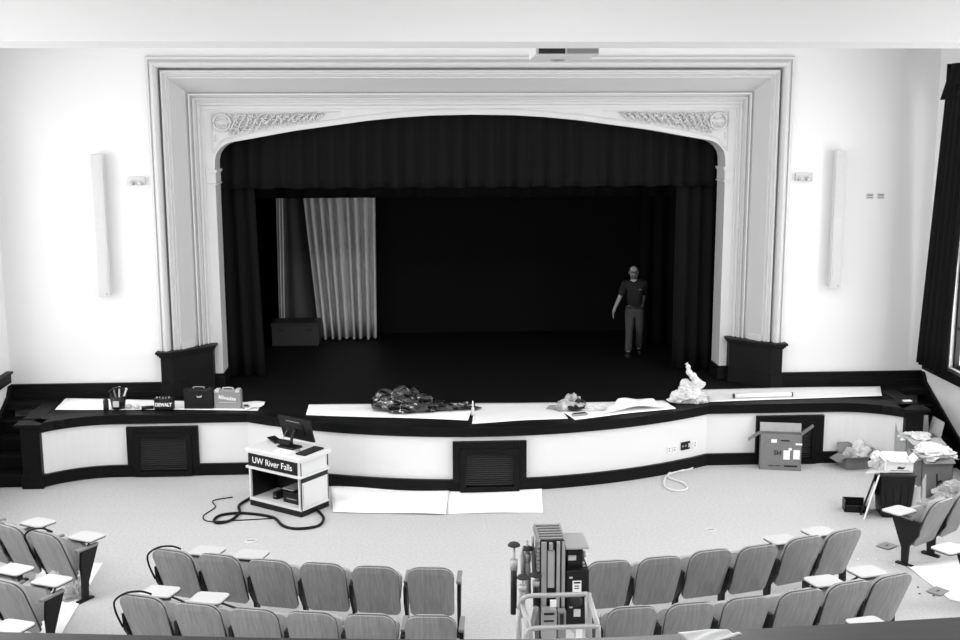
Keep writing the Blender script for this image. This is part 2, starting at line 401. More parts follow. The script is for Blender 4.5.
# ------------------------------------------------------------------ proscenium
W0, ZT = 5.126, 6.412
pa = empty('proscenium_arch', (0, 0, 1), label='pale moulded proscenium frame with a flattened arch around the stage opening', cat='arch', kind='structure')
def frame_sweep(prof, zl=1.72):
    mb = MB(); n = len(prof); vs = []
    for s, y in prof:
        x = W0 - s; zt = ZT - (s if s < .555 else .555 + (s - .555) * 1.3)
        vs += [(-x, y, zl), (-x, y, zt), (x, y, zt), (x, y, zl)]
    fs = []
    for i in range(n - 1):
        for j in range(3): fs.append((4 * i + j, 4 * i + j + 1, 4 * i + 5 + j, 4 * i + 4 + j))
    return mb.add(vs, fs)
def arcp(s0, s1, y, h, n=7): return [(s0 + (s1 - s0) * i / n, y - h * math.sin(PI * i / n)) for i in range(n + 1)]
outer = [(0, .02), (0, -.05), (.012, -.06), (.045, -.06), (.05, -.03), (.06, -.03)] + arcp(.062, .165, -.04, .05) + [(.17, .02), (.175, .17), (.205, .17)]
frame_sweep(outer).build('outer_moulding', M['mould'], pa, world=True)
mid = [(.205, .17), (.21, .02), (.24, .015), (.25, .05), (.27, .06)] + arcp(.272, .30, .06, .02, 5) + [(.31, .10), (.325, .10)]
frame_sweep(mid).build('middle_moulding', M['mould'], pa, world=True)
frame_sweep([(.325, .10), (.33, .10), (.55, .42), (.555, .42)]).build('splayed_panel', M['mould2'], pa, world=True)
inner = [(.555, .42), (.56, .36), (.58, .365), (.585, .46), (.60, .46)] + arcp(.602, .635, .45, .025, 5) + [(.64, .52), (.655, .53)] + arcp(.657, .70, .53, .02, 5) + [(.705, .58), (.745, .58), (.75, .60)]
frame_sweep(inner).build('inner_moulding', M['mould'], pa, world=True)
# arch
arch_px = [(214.4, 168), (214.4, 160.6), (215.8, 154), (219, 149), (223.8, 145), (229.4, 142.4), (251.9, 138.5), (270.6, 135), (294, 130.8), (336, 125), (367.5, 120.6), (399, 117.5), (430, 115.5), (463, 114.6)]
half = [ony(a, b, .6) for a, b in arch_px]
half = [(-4.225 + (p.x - half[0].x), p.z) for p in half]; half[-1] = (0, half[-1][1])
OP = [(-4.225, 1.22)] + half + [(-x, z) for x, z in reversed(half[:-1])] + [(4.225, 1.22)]
XI, ZI = W0 - .745, ZT - .555 - .19 * 1.3
mb = MB()
vs = []; fs = []
for x, z in OP[1:-1]: vs += [(x, .6, z), (x, .6, ZI)]
for i in range(len(OP) - 3): fs.append((2 * i, 2 * i + 2, 2 * i + 3, 2 * i + 1))
mb.add(vs, fs)
for s in (-1, 1):
    mb.add([(s * XI, .6, 1.22), (s * 4.225, .6, 1.22), (s * 4.225, .6, OP[1][1]), (s * 4.225, .6, ZI), (s * XI, .6, ZI)], [(0, 1, 2, 3, 4)])
mb.build('arch_face', M['mould'], pa, world=True)
mb = MB(); vs = []; fs = []
for x, z in OP: vs += [(x, .6, z), (x, 1.1, z)]
for i in range(len(OP) - 1): fs.append((2 * i, 2 * i + 2, 2 * i + 3, 2 * i + 1))
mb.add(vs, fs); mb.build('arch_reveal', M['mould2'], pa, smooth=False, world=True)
mb = MB(); mb.bb(-7.2, -4.225, 1.08, 1.1, 1.0, 7.2); mb.bb(4.225, 7.2, 1.08, 1.1, 1.0, 7.2); mb.build('arch_back', M['black'], pa, world=True)
# raised rim that follows the arch
mb = MB()
mb.tube([(x * 1.0, .592, z + .09) if abs(x) < 3.9 else (x + (-.06 if x < 0 else .06), .592, z + .05) for x, z in OP[5:-5]], .008, 5)
mb.build('arch_rim', M['mould'], pa, world=True)
for s in (-1, 1):
    mb = MB()
    mb.bb(s * 4.19, s * 4.37, .57, 1.12, 4.60, 4.635); mb.bb(s * 4.205, s * 4.37, .58, 1.11, 4.575, 4.60); mb.bb(s * 4.215, s * 4.365, .59, 1.1, 4.42, 4.575); mb.bb(s * 4.20, s * 4.37, .58, 1.11, 4.39, 4.415)
    mb.build('capital', M['mould'], pa, bevel=.004, world=True)
    mb = MB(); mb.bb(s * 4.19, s * 4.42, .55, 1.12, 1.0, 1.19); mb.bb(s * 4.2, s * 4.41, .56, 1.11, 1.19, 1.235)
    mb.build('jamb_base', M['dark2'], pa, bevel=.008, world=True)
    # plinth
    def poly(d): return [(s * (5.12 + d), 0.0), (s * (5.12 + d), -.14 - d), (s * (4.92 + d * .3), -.14 - d), (s * (4.34 - d * .8), .42 - d * .9), (s * (4.34 - d * .8), .62), (s * 4.6, .62), (s * 5.0, .0)]
    mb = MB(); mb.prism(poly(-.02), 1.0, 1.68); mb.prism(poly(.0), 1.0, 1.22); mb.prism(poly(-.005), 1.22, 1.24)
    mb.build('plinth', M['dark2'], pa, world=True)
    mb = MB(); mb.prism(poly(.0), 1.66, 1.69); mb.prism(poly(.025), 1.69, 1.72); mb.prism(poly(.05), 1.72, 1.76)
    mb.build('plinth_cap', M['dark2'], pa, bevel=.006, world=True)
    # stop block on the splay above the plinth
    mb = MB(); mb.add([(s * 4.77, .07, 1.76), (s * 4.62, .31, 1.76), (s * 4.62, .31, 1.86), (s * 4.77, .07, 1.86)] + [(s * 4.80, .10, 1.76), (s * 4.65, .34, 1.76), (s * 4.65, .34, 1.86), (s * 4.80, .10, 1.86)],
        [(0, 1, 2, 3), (7, 6, 5, 4), (0, 4, 5, 1), (3, 2, 6, 7), (0, 3, 7, 4), (1, 5, 6, 2)])
    mb.build('splay_block', M['mould'], pa, world=True)
    # spandrel carving
    def az(x):
        x = abs(x)
        hs = sorted((-a, b) for a, b in half)
        for (a, za), (b, zb) in zip(hs, hs[1:]):
            if a <= x <= b: return za + (zb - za) * (x - a) / max(1e-6, b - a)
        return hs[-1][1]
    rnd = random.Random(5)
    zt = ZI - .055
    bd = MB(); xs = [4.25 - .05 * i for i in range(43)]
    lower = [(s * x, .592, min(zt, (az(min(x, 4.15)) + .09 if x < 4.12 else az(4.1) + .09 - (x - 4.1) * 1.3))) for x in xs]
    bd.tube([(s * 4.25, .592, zt)] + lower[:], .009, 5); bd.tube([(s * 4.25, .592, zt), (s * 2.15, .592, zt)], .009, 5)
    bd.build('spandrel_border', M['mould'], pa, world=True)
    cv = MB(); cx, cz = 4.08, zt - .16
    ring = [(s * (cx + .135 * math.cos(a)), .585, cz + .135 * math.sin(a)) for a in [2 * PI * i / 20 for i in range(21)]]
    cv.tube([(a_, .57, c_) for a_, b_, c_ in ring], .018, 6)
    cv.tube([(s * (cx + .09 * math.cos(a)), .58, cz - .01 + .1 * math.sin(a)) for a in [PI * 1.05 + PI * .9 * i / 8 for i in range(9)]], .013, 6)
    cv.tube([(s * (cx - .09), .58, cz + .05), (s * cx, .585, cz + .035), (s * (cx + .09), .58, cz + .05)], .012, 6)
    cv.tube([(s * (cx - .05), .58, cz - .08), (s * cx, .58, cz - .035), (s * (cx + .05), .58, cz - .08)], .01, 6)
    x = 3.9
    while x > 2.45:
        lo = az(x) + .11; hi = zt - .02; hgt = hi - lo
        if hgt > .02:
            cv.tube(smooth_path([(s * (x + .06), .585, lo), (s * x, .56, lo + hgt * .5), (s * (x - .10), .575, hi - .01)], 4), min(.014, hgt * .12), 5)
            for kq in range(5):
                tq = .1 + kq * .18; sx_ = x + .06 - .16 * tq; zz = lo + hgt * tq
                for sg_ in (-1, 1):
                    if hgt > .06: cv.ell((s * (sx_ + sg_ * .022), .565, zz + .012), (.024, .028, .009), RY(-s * sg_ * .9), 8, 5)
            for kq in range(max(2, int(hgt / .03))):
                zz = lo + .02 + rnd.random() * (hgt - .03); xx = x + rnd.uniform(-.08, .08); a = rnd.uniform(-1.2, 1.2)
                cv.ell((s * xx, .575, zz), (.034, .03, .012), RY(a), 8, 5)
        x -= .115
    for (dx, dz) in ((.0, .0), (-.03, .0), (0, -.04)): cv.ell((s * (4.21 + dx), .59, zt - .04 + dz), (.02, .015, .012), RY(.7), 8, 5)
    for dz in (.36, .40, .45): cv.ell((s * 4.2, .59, zt - dz), (.02, .015, .012), RY(-.7), 8, 5)
    cv.build('spandrel_carving', M['mould'], pa, smooth=True, world=True)

# ------------------------------------------------------------------ wall fittings
for s in (-1, 1):
    side = 'left' if s < 0 else 'right'
    r = empty('column_speaker', (s * 5.91, -.10, 2.68), -s * .10 * 0, 'slim white column loudspeaker on the wall %s of the stage opening' % side, 'speaker', 'column speakers on the front wall')
    MB().bb(-.085, .085, -.09, .05, 0, 2.24).build('cabinet', M['lgrey'], r, bevel=.008)
    g = MB(); g.bb(-.062, .062, -.096, -.09, .03, 1.10); g.bb(-.062, .062, -.096, -.09, 1.14, 2.21)
    g.build('grille', M['grille'], r)
    MB().bb(-.02, .02, .05, .10, .3, .4).bb(-.02, .02, .05, .10, 1.8, 1.9).build('bracket', M['white'], r)
    MB().bb(.035, .05, -.1, -.096, .035, .05).build('badge', M['ink'], r)
    x = s * 5.355
    r = empty('emergency_light', (x, -.06, 4.43), 0, 'small white twin-lamp emergency light on the wall %s of the stage opening' % side, 'light fitting', 'emergency lights on the front wall')
    MB().bb(-.14, .14, -.0, .06, 0, .13).build('housing', M['lgrey'], r, bevel=.008)
    for a in (-.07, .07): MB().lathe([(.018, 0), (.036, .02), (.036, .05)], (a, -.02, .035), 12, RX(PI / 2)).build('lamp_head', M['lgrey'], r, smooth=True)
    g = MB()
    for a in (-.1, -.03, .03, .1): g.bb(a - .012, a + .012, -.004, 0, .0 + .012, .024)
    g.build('slots', M['ink'], r)
for i, x in enumerate((6.48, 6.66)):
    r = empty('wall_plate', (x, -.012, 4.13), 0, 'small wall plate high on the front wall, %s of the pair' % ('left' if i == 0 else 'right'), 'wall plate', 'paired wall plates')
    MB().bb(-.06, .06, 0, .012, 0, .09).build('plate', M['lgrey'], r)
    MB().bb(-.045, .045, -.003, 0, .05, .075).build('switches', M['greyp'], r)
    MB().bb(-.045, .045, -.003, 0, .015, .03).build('switches', M['greyp'], r)
# projector behind the beam
pn, pf_ = ony(567.5, 54.5, -8.4), ony(558, 61, -7.35)
zpj = (pn.z + pf_.z) / 2; pc = (pn + pf_) / 2
r = empty('ceiling_projector', (pc.x, pc.y, zpj), -math.atan2(pf_.x - pn.x, pf_.y - pn.y), 'pale box projector hanging from the ceiling behind the beam', 'projector')
MB().bb(-.28, .28, -.52, .52, 0, .22).build('body', M['lgrey'], r, bevel=.012)
MB().bb(-.25, -.02, -.526, -.518, .012, .13).build('vent', M['ink'], r)
MB().bb(.0, .27, -.526, -.518, .012, .13).build('side_panel', M['greyp'], r)
MB().lathe([(.07, 0), (.07, .02), (.05, .02)], (-.02, .3, -.015), 16).build('lens_port', M['greyp'], r)
MB().bb(-.05, .05, -.05, .05, .22, CZ - zpj).build('mount', M['white'], r)

# hall window curtains
o = curtain(MB(), -.70, -1.60, 7.33, 1.43, 5.95, .17, .055, 32, x0b=-.24, x1b=-1.36, dirx=(0, 1)).build('window_curtain', M['velour'], smooth=True, solid=.012)
tag(o, 'long dark curtain beside the stage-end window of the right wall', 'curtain')
v = curtain(MB(), -.80, -5.2, 7.35, 5.72, 6.27, .22, .03, 52, x0b=-.45, dirx=(0, 1))
curtain(v, 7.5, 7.35, -.62, 5.72, 6.27, .2, .01, 3)
tag(v.build('curtain_valance', M['velour'], smooth=True, solid=.012), 'short dark valance over the long curtain of the right wall', 'curtain')

# ------------------------------------------------------------------ lectern
b1, b2 = Vector((-3.39, -2.60, 0)), Vector((-2.594, -3.199, 0))
ux = (b2 - b1).normalized(); uy = Vector((-ux.y, ux.x, 0)); W, D = .99, .58
cen = b1 + ux * W / 2 + uy * D / 2
le = empty('lectern', cen, math.atan2(ux.y, ux.x), 'white teaching lectern with a black name panel and an open equipment shelf', 'lectern')
x0, x1, y0, y1 = -W / 2, W / 2, -D / 2, D / 2
MB().bb(x0, x1, y0, y1, 0, .085).build('base', M['plastic'], le, bevel=.01)
b = MB(); b.bb(x0 - .0, x1, y0, y1, .085, .125); b.bb(x0, x0 + .035, y0, y1, .125, .56); b.bb(x1 - .05, x1, y0, y0 + .03, .125, .56); b.bb(x1 - .03, x1, y0 + .0, y1, .125, .56); b.bb(x0, x1, y1 - .03, y1, .125, .56)
b.build('body', M['lecw'], le, bevel=.004)
b = MB(); b.bb(x0 + .035, x0 + .04, y0 + .03, y1 - .03, .126, .56); b.bb(x1 - .055, x1 - .05, y0 + .03, y1 - .03, .126, .56); b.bb(x0 + .04, x1 - .05, y1 - .05, y1 - .03, .126, .56)
b.build('cavity_lining', M['plastic'], le)
MB().bb(x0 - .03, x1 + .02, y0 - .03, y1 + .01, .56, .595).build('ledge', M['lecw'], le, bevel=.006)
MB().bb(x0, x1, y0, y1, .595, .79).build('head', M['lecw'], le, bevel=.004)
MB().bb(x0 + .01, x1 - .05, y0 - .012, y0, .60, .785).build('name_panel', M['plastic'], le)
text('name_lettering', 'UW River Falls', .128, M['paper'], le, (-.025, y0 - .014, .69), (PI / 2, 0, 0), .002, .0, .97)
MB().bb(x0 - .035, x1 + .035, y0 - .035, y1 + .035, .79, .86).build('top', M['lecw'], le, bevel=.012)
MB().bb(x1, x1 + .006, y0 + .02, y1 - .02, .49, .555).build('side_band', M['plastic'], le)
MB().bb(x1 - .004, x1 + .012, y0 + .045, y1 - .05, .15, .46).build('side_door', M['lecw'], le, bevel=.003)
b = MB(); b.bb(x1, x1 + .004, y0 + .005, y0 + .02, .09, .79); b.bb(x1, x1 + .01, y1 - .025, y1 - .01, .62, .79); b.bb(x1, x1 + .004, y1 - .02, y1 - .01, .12, .5)
b.build('corner_strips', M['plastic'], le)
# things in and on the lectern (own objects)
def on_le(x, y, z): return cen + ux * x + uy * y + Vector((0, 0, z))
ang = math.atan2(ux.y, ux.x)
r = empty('rack_receiver', on_le(.08, -.02, .125), ang, 'black audio receiver on the open shelf of the lectern', 'receiver')
MB().bb(-.02, .30, -.17, .17, 0, .16).build('case', M['plastic'], r, bevel=.005)
MB().bb(.0, .2, -.2, .16, .20, .215).build('shelf_tray', M['greyp'], r)
MB().bb(.02, .04, -.1, .1, .16, .20).bb(.17, .19, -.1, .1, .16, .20).build('tray_feet', M['plastic'], r)
MB().bb(.05, .24, -.175, -.17, .06, .075).build('display', M['greyp'], r)
r = empty('computer_unit', on_le(-.10, .0, .125), ang, 'small black computer unit beside the receiver in the lectern', 'computer')
MB().bb(-.05, .03, -.18, .16, 0, .10).build('case', M['plastic'], r, bevel=.004)
MB().bb(-.03, .01, -.183, -.18, .04, .05).build('front_light_strip', M['greyp'], r)
r = empty('cable_box', on_le(.22, .12, .345), ang, 'black box with white stickers at the back of the lectern shelf', 'equipment')
MB().bb(-.1, .12, -.05, .03, 0, .17).build('case', M['plastic'], r)
MB().bb(-.07, -.03, -.054, -.05, .07, .13).bb(-.03, .03, -.054, -.05, .07, .09).bb(.05, .09, -.054, -.05, .075, .085).build('sticker', M['paper'], r)
# monitor
mn = empty('monitor', on_le(.05, .10, .86), ang - .02, 'black flat monitor on the lectern seen from behind', 'monitor')
MB().box((-.02, .06, .25), (.60, .035, .36), RX(.30)).build('screen_housing', M['plastic'], mn, bevel=.008)
MB().box((-.02, .035, .25), (.32, .02, .20), RX(.30)).build('rear_cover', M['plastic'], mn, bevel=.006)
MB().box((-.04, .0, .36), (.26, .006, .012), RX(.30)).build('vent_slot', M['greyp'], mn)
MB().tube(smooth_path([(0, -.06, .0), (0, -.07, .10), (0, -.04, .18), (0, .02, .24)], 4), .022, 8).build('arm', M['plastic'], mn, smooth=True)
MB().bb(-.19, .12, -.17, .02, 0, .03).box((-.1, -.1, .07), (.22, .07, .06), RZ(.1)).build('stand', M['plastic'], mn, bevel=.006)
MB().box((-.03, .032, .20), (.03, .006, .02)).build('badge', M['lgrey'], mn)
r = empty('control_keyboard', on_le(.40, .02, .86), ang + .05, 'flat black keyboard on the right side of the lectern top', 'keyboard')
MB().box((0, 0, .012), (.17, .42, .024)).build('case', M['plastic'], r, bevel=.005)
g = MB()
for i in range(5):
    for j in range(12): g.bb(-.072 + i * .03, -.048 + i * .03, -.195 + j * .033, -.170 + j * .033, .024, .028)
g.build('keys', M['ink'], r)
r = empty('document_tray', on_le(-.36, .12, .86), ang - .25, 'small tilted black tray at the left of the lectern top', 'tray')
MB().box((0, 0, .035), (.22, .13, .02), RY(.18)).build('tray_plate', M['plastic'], r, bevel=.004)
MB().bb(-.02, .02, -.03, .03, 0, .03).build('foot', M['plastic'], r)
r = empty('gooseneck_microphone', on_le(-.16, .08, .86), ang, 'thin gooseneck microphone standing on the lectern', 'microphone')
MB().lathe([(.03, 0), (.03, .02), (.01, .03)], (0, 0, 0), 12).build('base', M['lgrey'], r, smooth=True)
MB().tube(smooth_path([(0, 0, .02), (.02, 0, .12), (.06, .02, .22)], 4), .004, 6).build('stem', M['greyp'], r)
MB().ell((.063, .021, .235), (.01, .01, .018)).build('capsule', M['plastic'], r)
r = empty('computer_mouse', on_le(.24, -.05, .862), ang, 'dark mouse beside the keyboard on the lectern', 'mouse')
MB().ell((0, 0, .012), (.03, .05, .018)).build('shell', M['greyp'], r, smooth=True)
MB().bb(-.003, .003, .0, .04, .026, .032).build('wheel', M['ink'], r)
o = MB().slab([on_le(-.05, -.24, .8605), on_le(.2, -.24, .8605), on_le(.2, -.08, .8605), on_le(-.05, -.08, .8605)], .002).build('note_sheet', M['paper'])
tag(o, 'white sheet of paper lying at the front of the lectern top', 'paper')
# cables
pts = [(235, 445), (180, 480), (180, 515), (140, 550), (80, 562), (65, 548), (100, 525), (200, 517), (330, 535), (380, 575), (450, 588), (540, 575), (565, 540), (540, 505), (512, 487)]
P = [onz(200 + x / 4.573, 400 + y / 4.573, .022) for x, y in pts]
P[-1].z = .1
tag(MB().tube(smooth_path(P, 5), .02, 8).build('power_cable', M['cable'], smooth=True), 'thick black cable looping over the floor around the lectern', 'cable')
pts = [(150, 444), (60, 460), (70, 490), (15, 530), (40, 555), (150, 551), (340, 541)]
tag(MB().tube(smooth_path([onz(200 + x / 4.573, 400 + y / 4.573, .009) for x, y in pts], 5), .008, 6).build('thin_cable', M['cable'], smooth=True), 'thin black cable lying left of the thick cable', 'cable')
pts = [(232, 494), (215, 508), (170, 517), (120, 532), (103, 560), (110, 585), (150, 600), (190, 597), (203, 585), (180, 565), (130, 548), (118, 535), (135, 520), (190, 512)]
tag(MB().tube(smooth_path([onz(640 + x / 4.265, 350 + y / 4.265, .016) for x, y in pts], 5), .015, 6).build('loose_cable', M['wcable'], smooth=True), 'pale grey cable coiled on the floor below the sockets', 'cable')

# sockets on the stage front
def arc_y(x):
    sag = 1.08; RR = (3.6 ** 2 + sag ** 2) / (2 * sag); yc = -1.12 - sag + RR
    return yc - math.sqrt(RR * RR - x * x), math.asin(x / RR)
for px, py, w, h, mname, lab, cat in ((666.5, 450, .065, .10, 'white', 'white socket plate furthest left on the stage front', 'socket'), (672.5, 449, .065, .10, 'white', 'white socket plate just left of the black connector panel', 'socket'),
                                     (685, 445.5, .19, .13, 'plastic', 'black connector panel set in the stage front', 'connector panel'), (696, 444.5, .075, .11, 'white', 'white switch plate right of the black connector panel', 'switch')):
    x = ony(px, py, -1.35).x; yy, a = arc_y(x); z = ony(px, py, yy).z
    r = empty('socket_plate' if mname == 'white' else 'connector_panel', (x, yy - .004, z - h / 2), a, lab, cat)
    MB().bb(-w / 2, w / 2, -.012, 0, 0, h).build('plate', M[mname], r, bevel=.003)
    if mname == 'white':
        for q in (.28, .68): MB().bb(-w * .18, w * .18, -.015, -.012, h * q, h * q + .02).build('outlet', M['greyp'], r)
    else:
        for q in (-.06, 0): MB().lathe([(.018, 0), (.018, .006)], (q, -.012, h / 2), 12, RX(PI / 2)).build('connector', M['greyp'], r)
        MB().bb(.055, .085, -.016, -.012, h * .25, h * .75).build('label_plate', M['lgrey'], r)

# ------------------------------------------------------------------ sheets of paper
def sheet(name, pts, z, lab, material='paper', edge=.0, cat='paper', seed=0, group=None, wave=.006):
    P = [onz(x, y, z) for x, y in pts]
    rnd = random.Random(seed); p = MB()
    a, b, c, d = P[:4]; ph = rnd.random() * 6
    def fn(u, v):
        q = (a * (1 - u) + b * u) * (1 - v) + (d * (1 - u) + c * u) * v
        return (q.x, q.y, z + .004 + wave * (1 + math.sin(7 * u + ph + 3 * v)) * .5 + wave * .6 * (1 + math.sin(11 * v + 5 * u)))
    p.grid(fn, 24, 10)
    return tag(p.build(name, M[material], smooth=True, solid=.003), lab, cat, group)
Z1 = 1.0
sheet('paper_sheet', [(66, 399), (262, 403), (258, 411), (55, 410)], Z1, 'long white paper covering the left wing of the stage behind the tool cases', seed=1)
sheet('paper_sheet', [(309, 405), (474, 405), (468, 421), (306, 415.5)], Z1, 'wide white paper under the black bin bag on the stage edge', seed=2)
sheet('paper_sheet', [(475, 404), (556, 403), (568, 419), (472, 424)], Z1, 'white paper on the stage edge above the middle vent', seed=3, material='offpaper')
sheet('paper_sheet', [(548, 404), (664, 401), (676, 409), (575, 420)], Z1, 'white paper on the stage edge under the pile of rags', seed=4)
sheet('paper_sheet', [(700, 390), (880, 386.5), (882, 396.5), (707, 402.5)], Z1, 'long white paper covering the right wing of the stage', seed=5, material='offpaper')
sheet('paper_sheet', [(331, 487), (450, 484), (446, 515.5), (333, 513)], 0, 'white paper on the floor right of the lectern', seed=6, wave=.012)
sheet('paper_sheet', [(449, 485.5), (541.5, 485.5), (543, 513), (447, 514)], 0, 'white paper on the floor below the middle vent', seed=7)
sheet('torn_sheet', [(620, 401.5), (650, 400.5), (664, 408), (604, 413)], Z1 + .03, 'torn white sheet heaped on paper right of the rags', seed=8, wave=.03)
sheet('floor_sheet', [(906, 566), (960, 560), (990, 612), (950, 600)], 0.0, 'white sheet on the floor among the right-hand seats', seed=9)
sheet('floor_sheet', [(40, 566), (103, 563), (61, 636), (10, 640)], 0.0, 'white sheet on the floor under the left-hand seats', seed=10)
o = sheet('leaflet', [(678, 637), (722, 632.5), (742, 638), (700, 652)], 4.405, 'crumpled white leaflet lying on the balcony rail', seed=11, wave=.004)
o = sheet('note_slip', [(240, 404), (266, 402.5), (262, 408), (246, 411)], Z1 + .01, 'small curled white slip right of the grey tool case', seed=12, wave=.02)

# ------------------------------------------------------------------ things on the stage edge
def at_deck(px, py): return onz(px, py, 1.0) + Vector((0, 0, .004))
def toolcase(px0, px1, pyb, hz, dep, body, lab, name='tool_case', handle=True, logo=None, y_off=0., cap=None):
    a, b = at_deck(px0, pyb), at_deck(px1, pyb); w = (b - a).length; c = (a + b) / 2
    r = empty(name, (c.x, c.y + dep / 2, 1.012), math.atan2(b.y - a.y, b.x - a.x), lab, 'tool case' if 'case' in name else 'box')
    MB().bb(-w / 2, w / 2, -dep / 2, dep / 2, 0, hz).build('case_shell', body, r, bevel=.015)
    MB().bb(-w / 2 - .004, w / 2 + .004, -.008, .008, .01, hz + .004).build('seam_rim', body, r)
    if handle:
        MB().tube(smooth_path([(-w * .18, 0, hz), (-w * .17, 0, hz + .03), (w * .17, 0, hz + .03), (w * .18, 0, hz)], 4), .009, 6).build('handle', M['greyp'] if cap is None else cap, r, smooth=True)
        for s in (-1, 1): MB().bb(s * w * .38 - .03, s * w * .38 + .03, -dep / 2 - .01, dep / 2 + .01, hz - .03, hz + .012).build('latch', body if cap is None else cap, r, bevel=.004)
    return r, w
r, w = toolcase(184.5, 213.5, 410, .31, .13, M['plastic'], 'large black tool case standing on the stage edge')
MB().add([(-.03, -.067, .22), (.0, -.067, .205), (.02, -.067, .205), (.06, -.067, .225), (.05, -.067, .19), (-.01, -.067, .185)], [(0, 1, 2, 3, 4, 5)]).build('logo_mark', M['lgrey'], r, solid=.002)
r, w = toolcase(214.5, 241.5, 409.5, .29, .13, M['greyp'], 'grey tool case with pale script lettering beside the black case', cap=M['lgrey'])
text('logo_lettering', 'Milwaukee', .085, M['white'], r, (.0, -.068, .17), (PI / 2, 0.12, 0), .002, .002, .75)
MB().bb(-.13, .13, -.069, -.065, .10, .107).build('trim_line', M['lgrey'], r)
r, w = toolcase(154.5, 173.5, 411, .17, .12, M['plastic'], 'small black tool box with white lettering on the stage paper', name='tool_box', cap=M['plastic'])
text('logo_lettering', 'DEWALT', .075, M['white'], r, (.0, -.062, .085), (PI / 2, 0, 0), .002, .003, .85)
g = MB()
for i in range(5): g.tube([(-.1 + .04 * i, 0, .17), (-.12 + .05 * i, .01, .20)], .008, 6)
g.build('tools_on_top', M['lgrey'], r)
# tool bucket
p = at_deck(117, 410.5)
r = empty('tool_bucket', (p.x, p.y + .1, 1.012), 0, 'black bucket of tools on the stage edge at left', 'bucket')
MB().lathe([(.10, 0), (.125, .2), (.115, .2), (.10, .02)], n=18).build('bucket_shell', M['plastic'], r, smooth=True)
MB().bb(-.05, .04, -.135, -.115, .05, .14).build('label_sticker', M['lgrey'], r)
MB().tube(smooth_path([(-.12, 0, .2), (-.08, -.02, .30), (.05, -.02, .33), (.13, 0, .2)], 5), .014, 6).build('bail_handle', M['plastic'], r)
for i, (dx, dy, L, mm) in enumerate(((.02, 0, .33, 'lgrey'), (-.04, .03, .30, 'greyp'), (.06, .02, .29, 'plastic'), (.09, -.03, .31, 'lgrey'), (-.07, -.02, .27, 'plastic'))):
    t = MB().tube([(p.x + dx * .5, p.y + .1 + dy, 1.04), (p.x + dx * 1.6, p.y + .1 + dy, 1.012 + L)], .014, 7)
    t.ell((p.x + dx * 1.6, p.y + .1 + dy, 1.012 + L), (.022, .018, .022), None, 8, 6)
    tag(t.build('hand_tool', M[mm], smooth=True), ('pale handled tool at the middle of the bucket', 'grey tool at the left back of the bucket', 'black tool right of the middle in the bucket', 'pale tool leaning furthest right in the bucket', 'black tool furthest left in the bucket')[i], 'tool', 'tools standing in the bucket')
p = at_deck(105.5, 412)
r = empty('black_canister', (p.x, p.y + .05, 1.012), 0, 'small upright black canister left of the tool bucket', 'canister')
MB().lathe([(.04, 0), (.042, .005), (.042, .16), (.03, .165)], n=14).build('can_body', M['plastic'], r, smooth=True)
MB().lathe([(.03, .165), (.03, .18), (.015, .185)], n=14).build('can_cap', M['ink'], r, smooth=True)
for px, mm, lab in ((128, 'card2', 'small pale scrap of rag right of the tool bucket'), (136, 'lgrey', 'crumpled pale ball on the stage edge right of the bucket')):
    p = at_deck(px, 410.5); o = MB().ell((0, 0, .035), (.055, .04, .035), None, 10, 7, .15).build('rag_ball', M[mm], smooth=True); o.location = (p.x, p.y + .05, 1.014); tag(o, lab, 'rag')
p = at_deck(147, 411)
r = empty('hand_drill', (p.x, p.y + .05, 1.013), .2, 'low black power tool lying between bucket and tool box', 'power tool')
MB().tube([(-.09, 0, .03), (.09, 0, .03)], .028, 10).build('motor_body', M['plastic'], r, smooth=True)
MB().tube([(.09, 0, .03), (.13, 0, .03)], .012, 8).build('chuck', M['greyp'], r)
p = at_deck(246, 410)
r = empty('battery_pack', (p.x, p.y + .04, 1.012), 0, 'small dark grey battery pack right of the grey tool case', 'battery')
MB().bb(-.055, .05, -.04, .04, 0, .045).build('pack_case', M['greyp'], r, bevel=.006)
MB().bb(-.03, .03, -.03, .03, .045, .058).build('contact_block', M['plastic'], r)

def crumple(mb, c, rad, seed, amp=.28, nu=26, nv=16, flat=True, fine=1.):
    rnd = random.Random(seed); dirs = [Vector((rnd.gauss(0, 1), rnd.gauss(0, 1), rnd.gauss(0, 1))).normalized() for _ in range(38)]
    hs = [rnd.uniform(-1, 1) for _ in dirs]
    vs = []; fs = []
    for i in range(nv + 1):
        th = PI * i / nv
        for j in range(nu):
            a = 2 * PI * j / nu
            d = Vector((math.sin(th) * math.cos(a), math.sin(th) * math.sin(a), math.cos(th)))
            q = 1.
            for dd, h in zip(dirs, hs):
                t = d.dot(dd)
                if t > .8: q += amp * h * (t - .8) / .2
            dn = d * (1.3 + 1.3 * fine) + Vector((seed, 0, 0)); q += amp * (.55 - 1.6 * abs(mnoise.noise(dn))) + fine * amp * .45 * (.4 - 1.3 * abs(mnoise.noise(dn * 2.7)))
            v = Vector((d.x * rad[0], d.y * rad[1], d.z * rad[2])) * q
            if flat and v.z < -rad[2] * .4: v.z = -rad[2] * .4
            vs.append(v + Vector(c) + Vector((0, 0, rad[2] * .4 if flat else 0)))
    for i in range(nv):
        for j in range(nu): fs.append((i * nu + j, (i + 1) * nu + j, (i + 1) * nu + (j + 1) % nu, i * nu + (j + 1) % nu))
    return mb.add(vs, fs)
p = at_deck(407, 414)
r = empty('bin_bag', (p.x, p.y + .22, 1.03), 0, 'shiny crumpled black bin bag lying on the stage edge', 'bag')
b = MB(); crumple(b, (.0, 0, 0), (.42, .24, .20), 3, .30, 60, 34, True, .35); crumple(b, (.38, -.02, 0), (.25, .17, .10), 9, .4, 40, 22, True, .4); crumple(b, (-.2, .05, 0.02), (.27, .2, .18), 12, .3, 40, 24, True, .35)
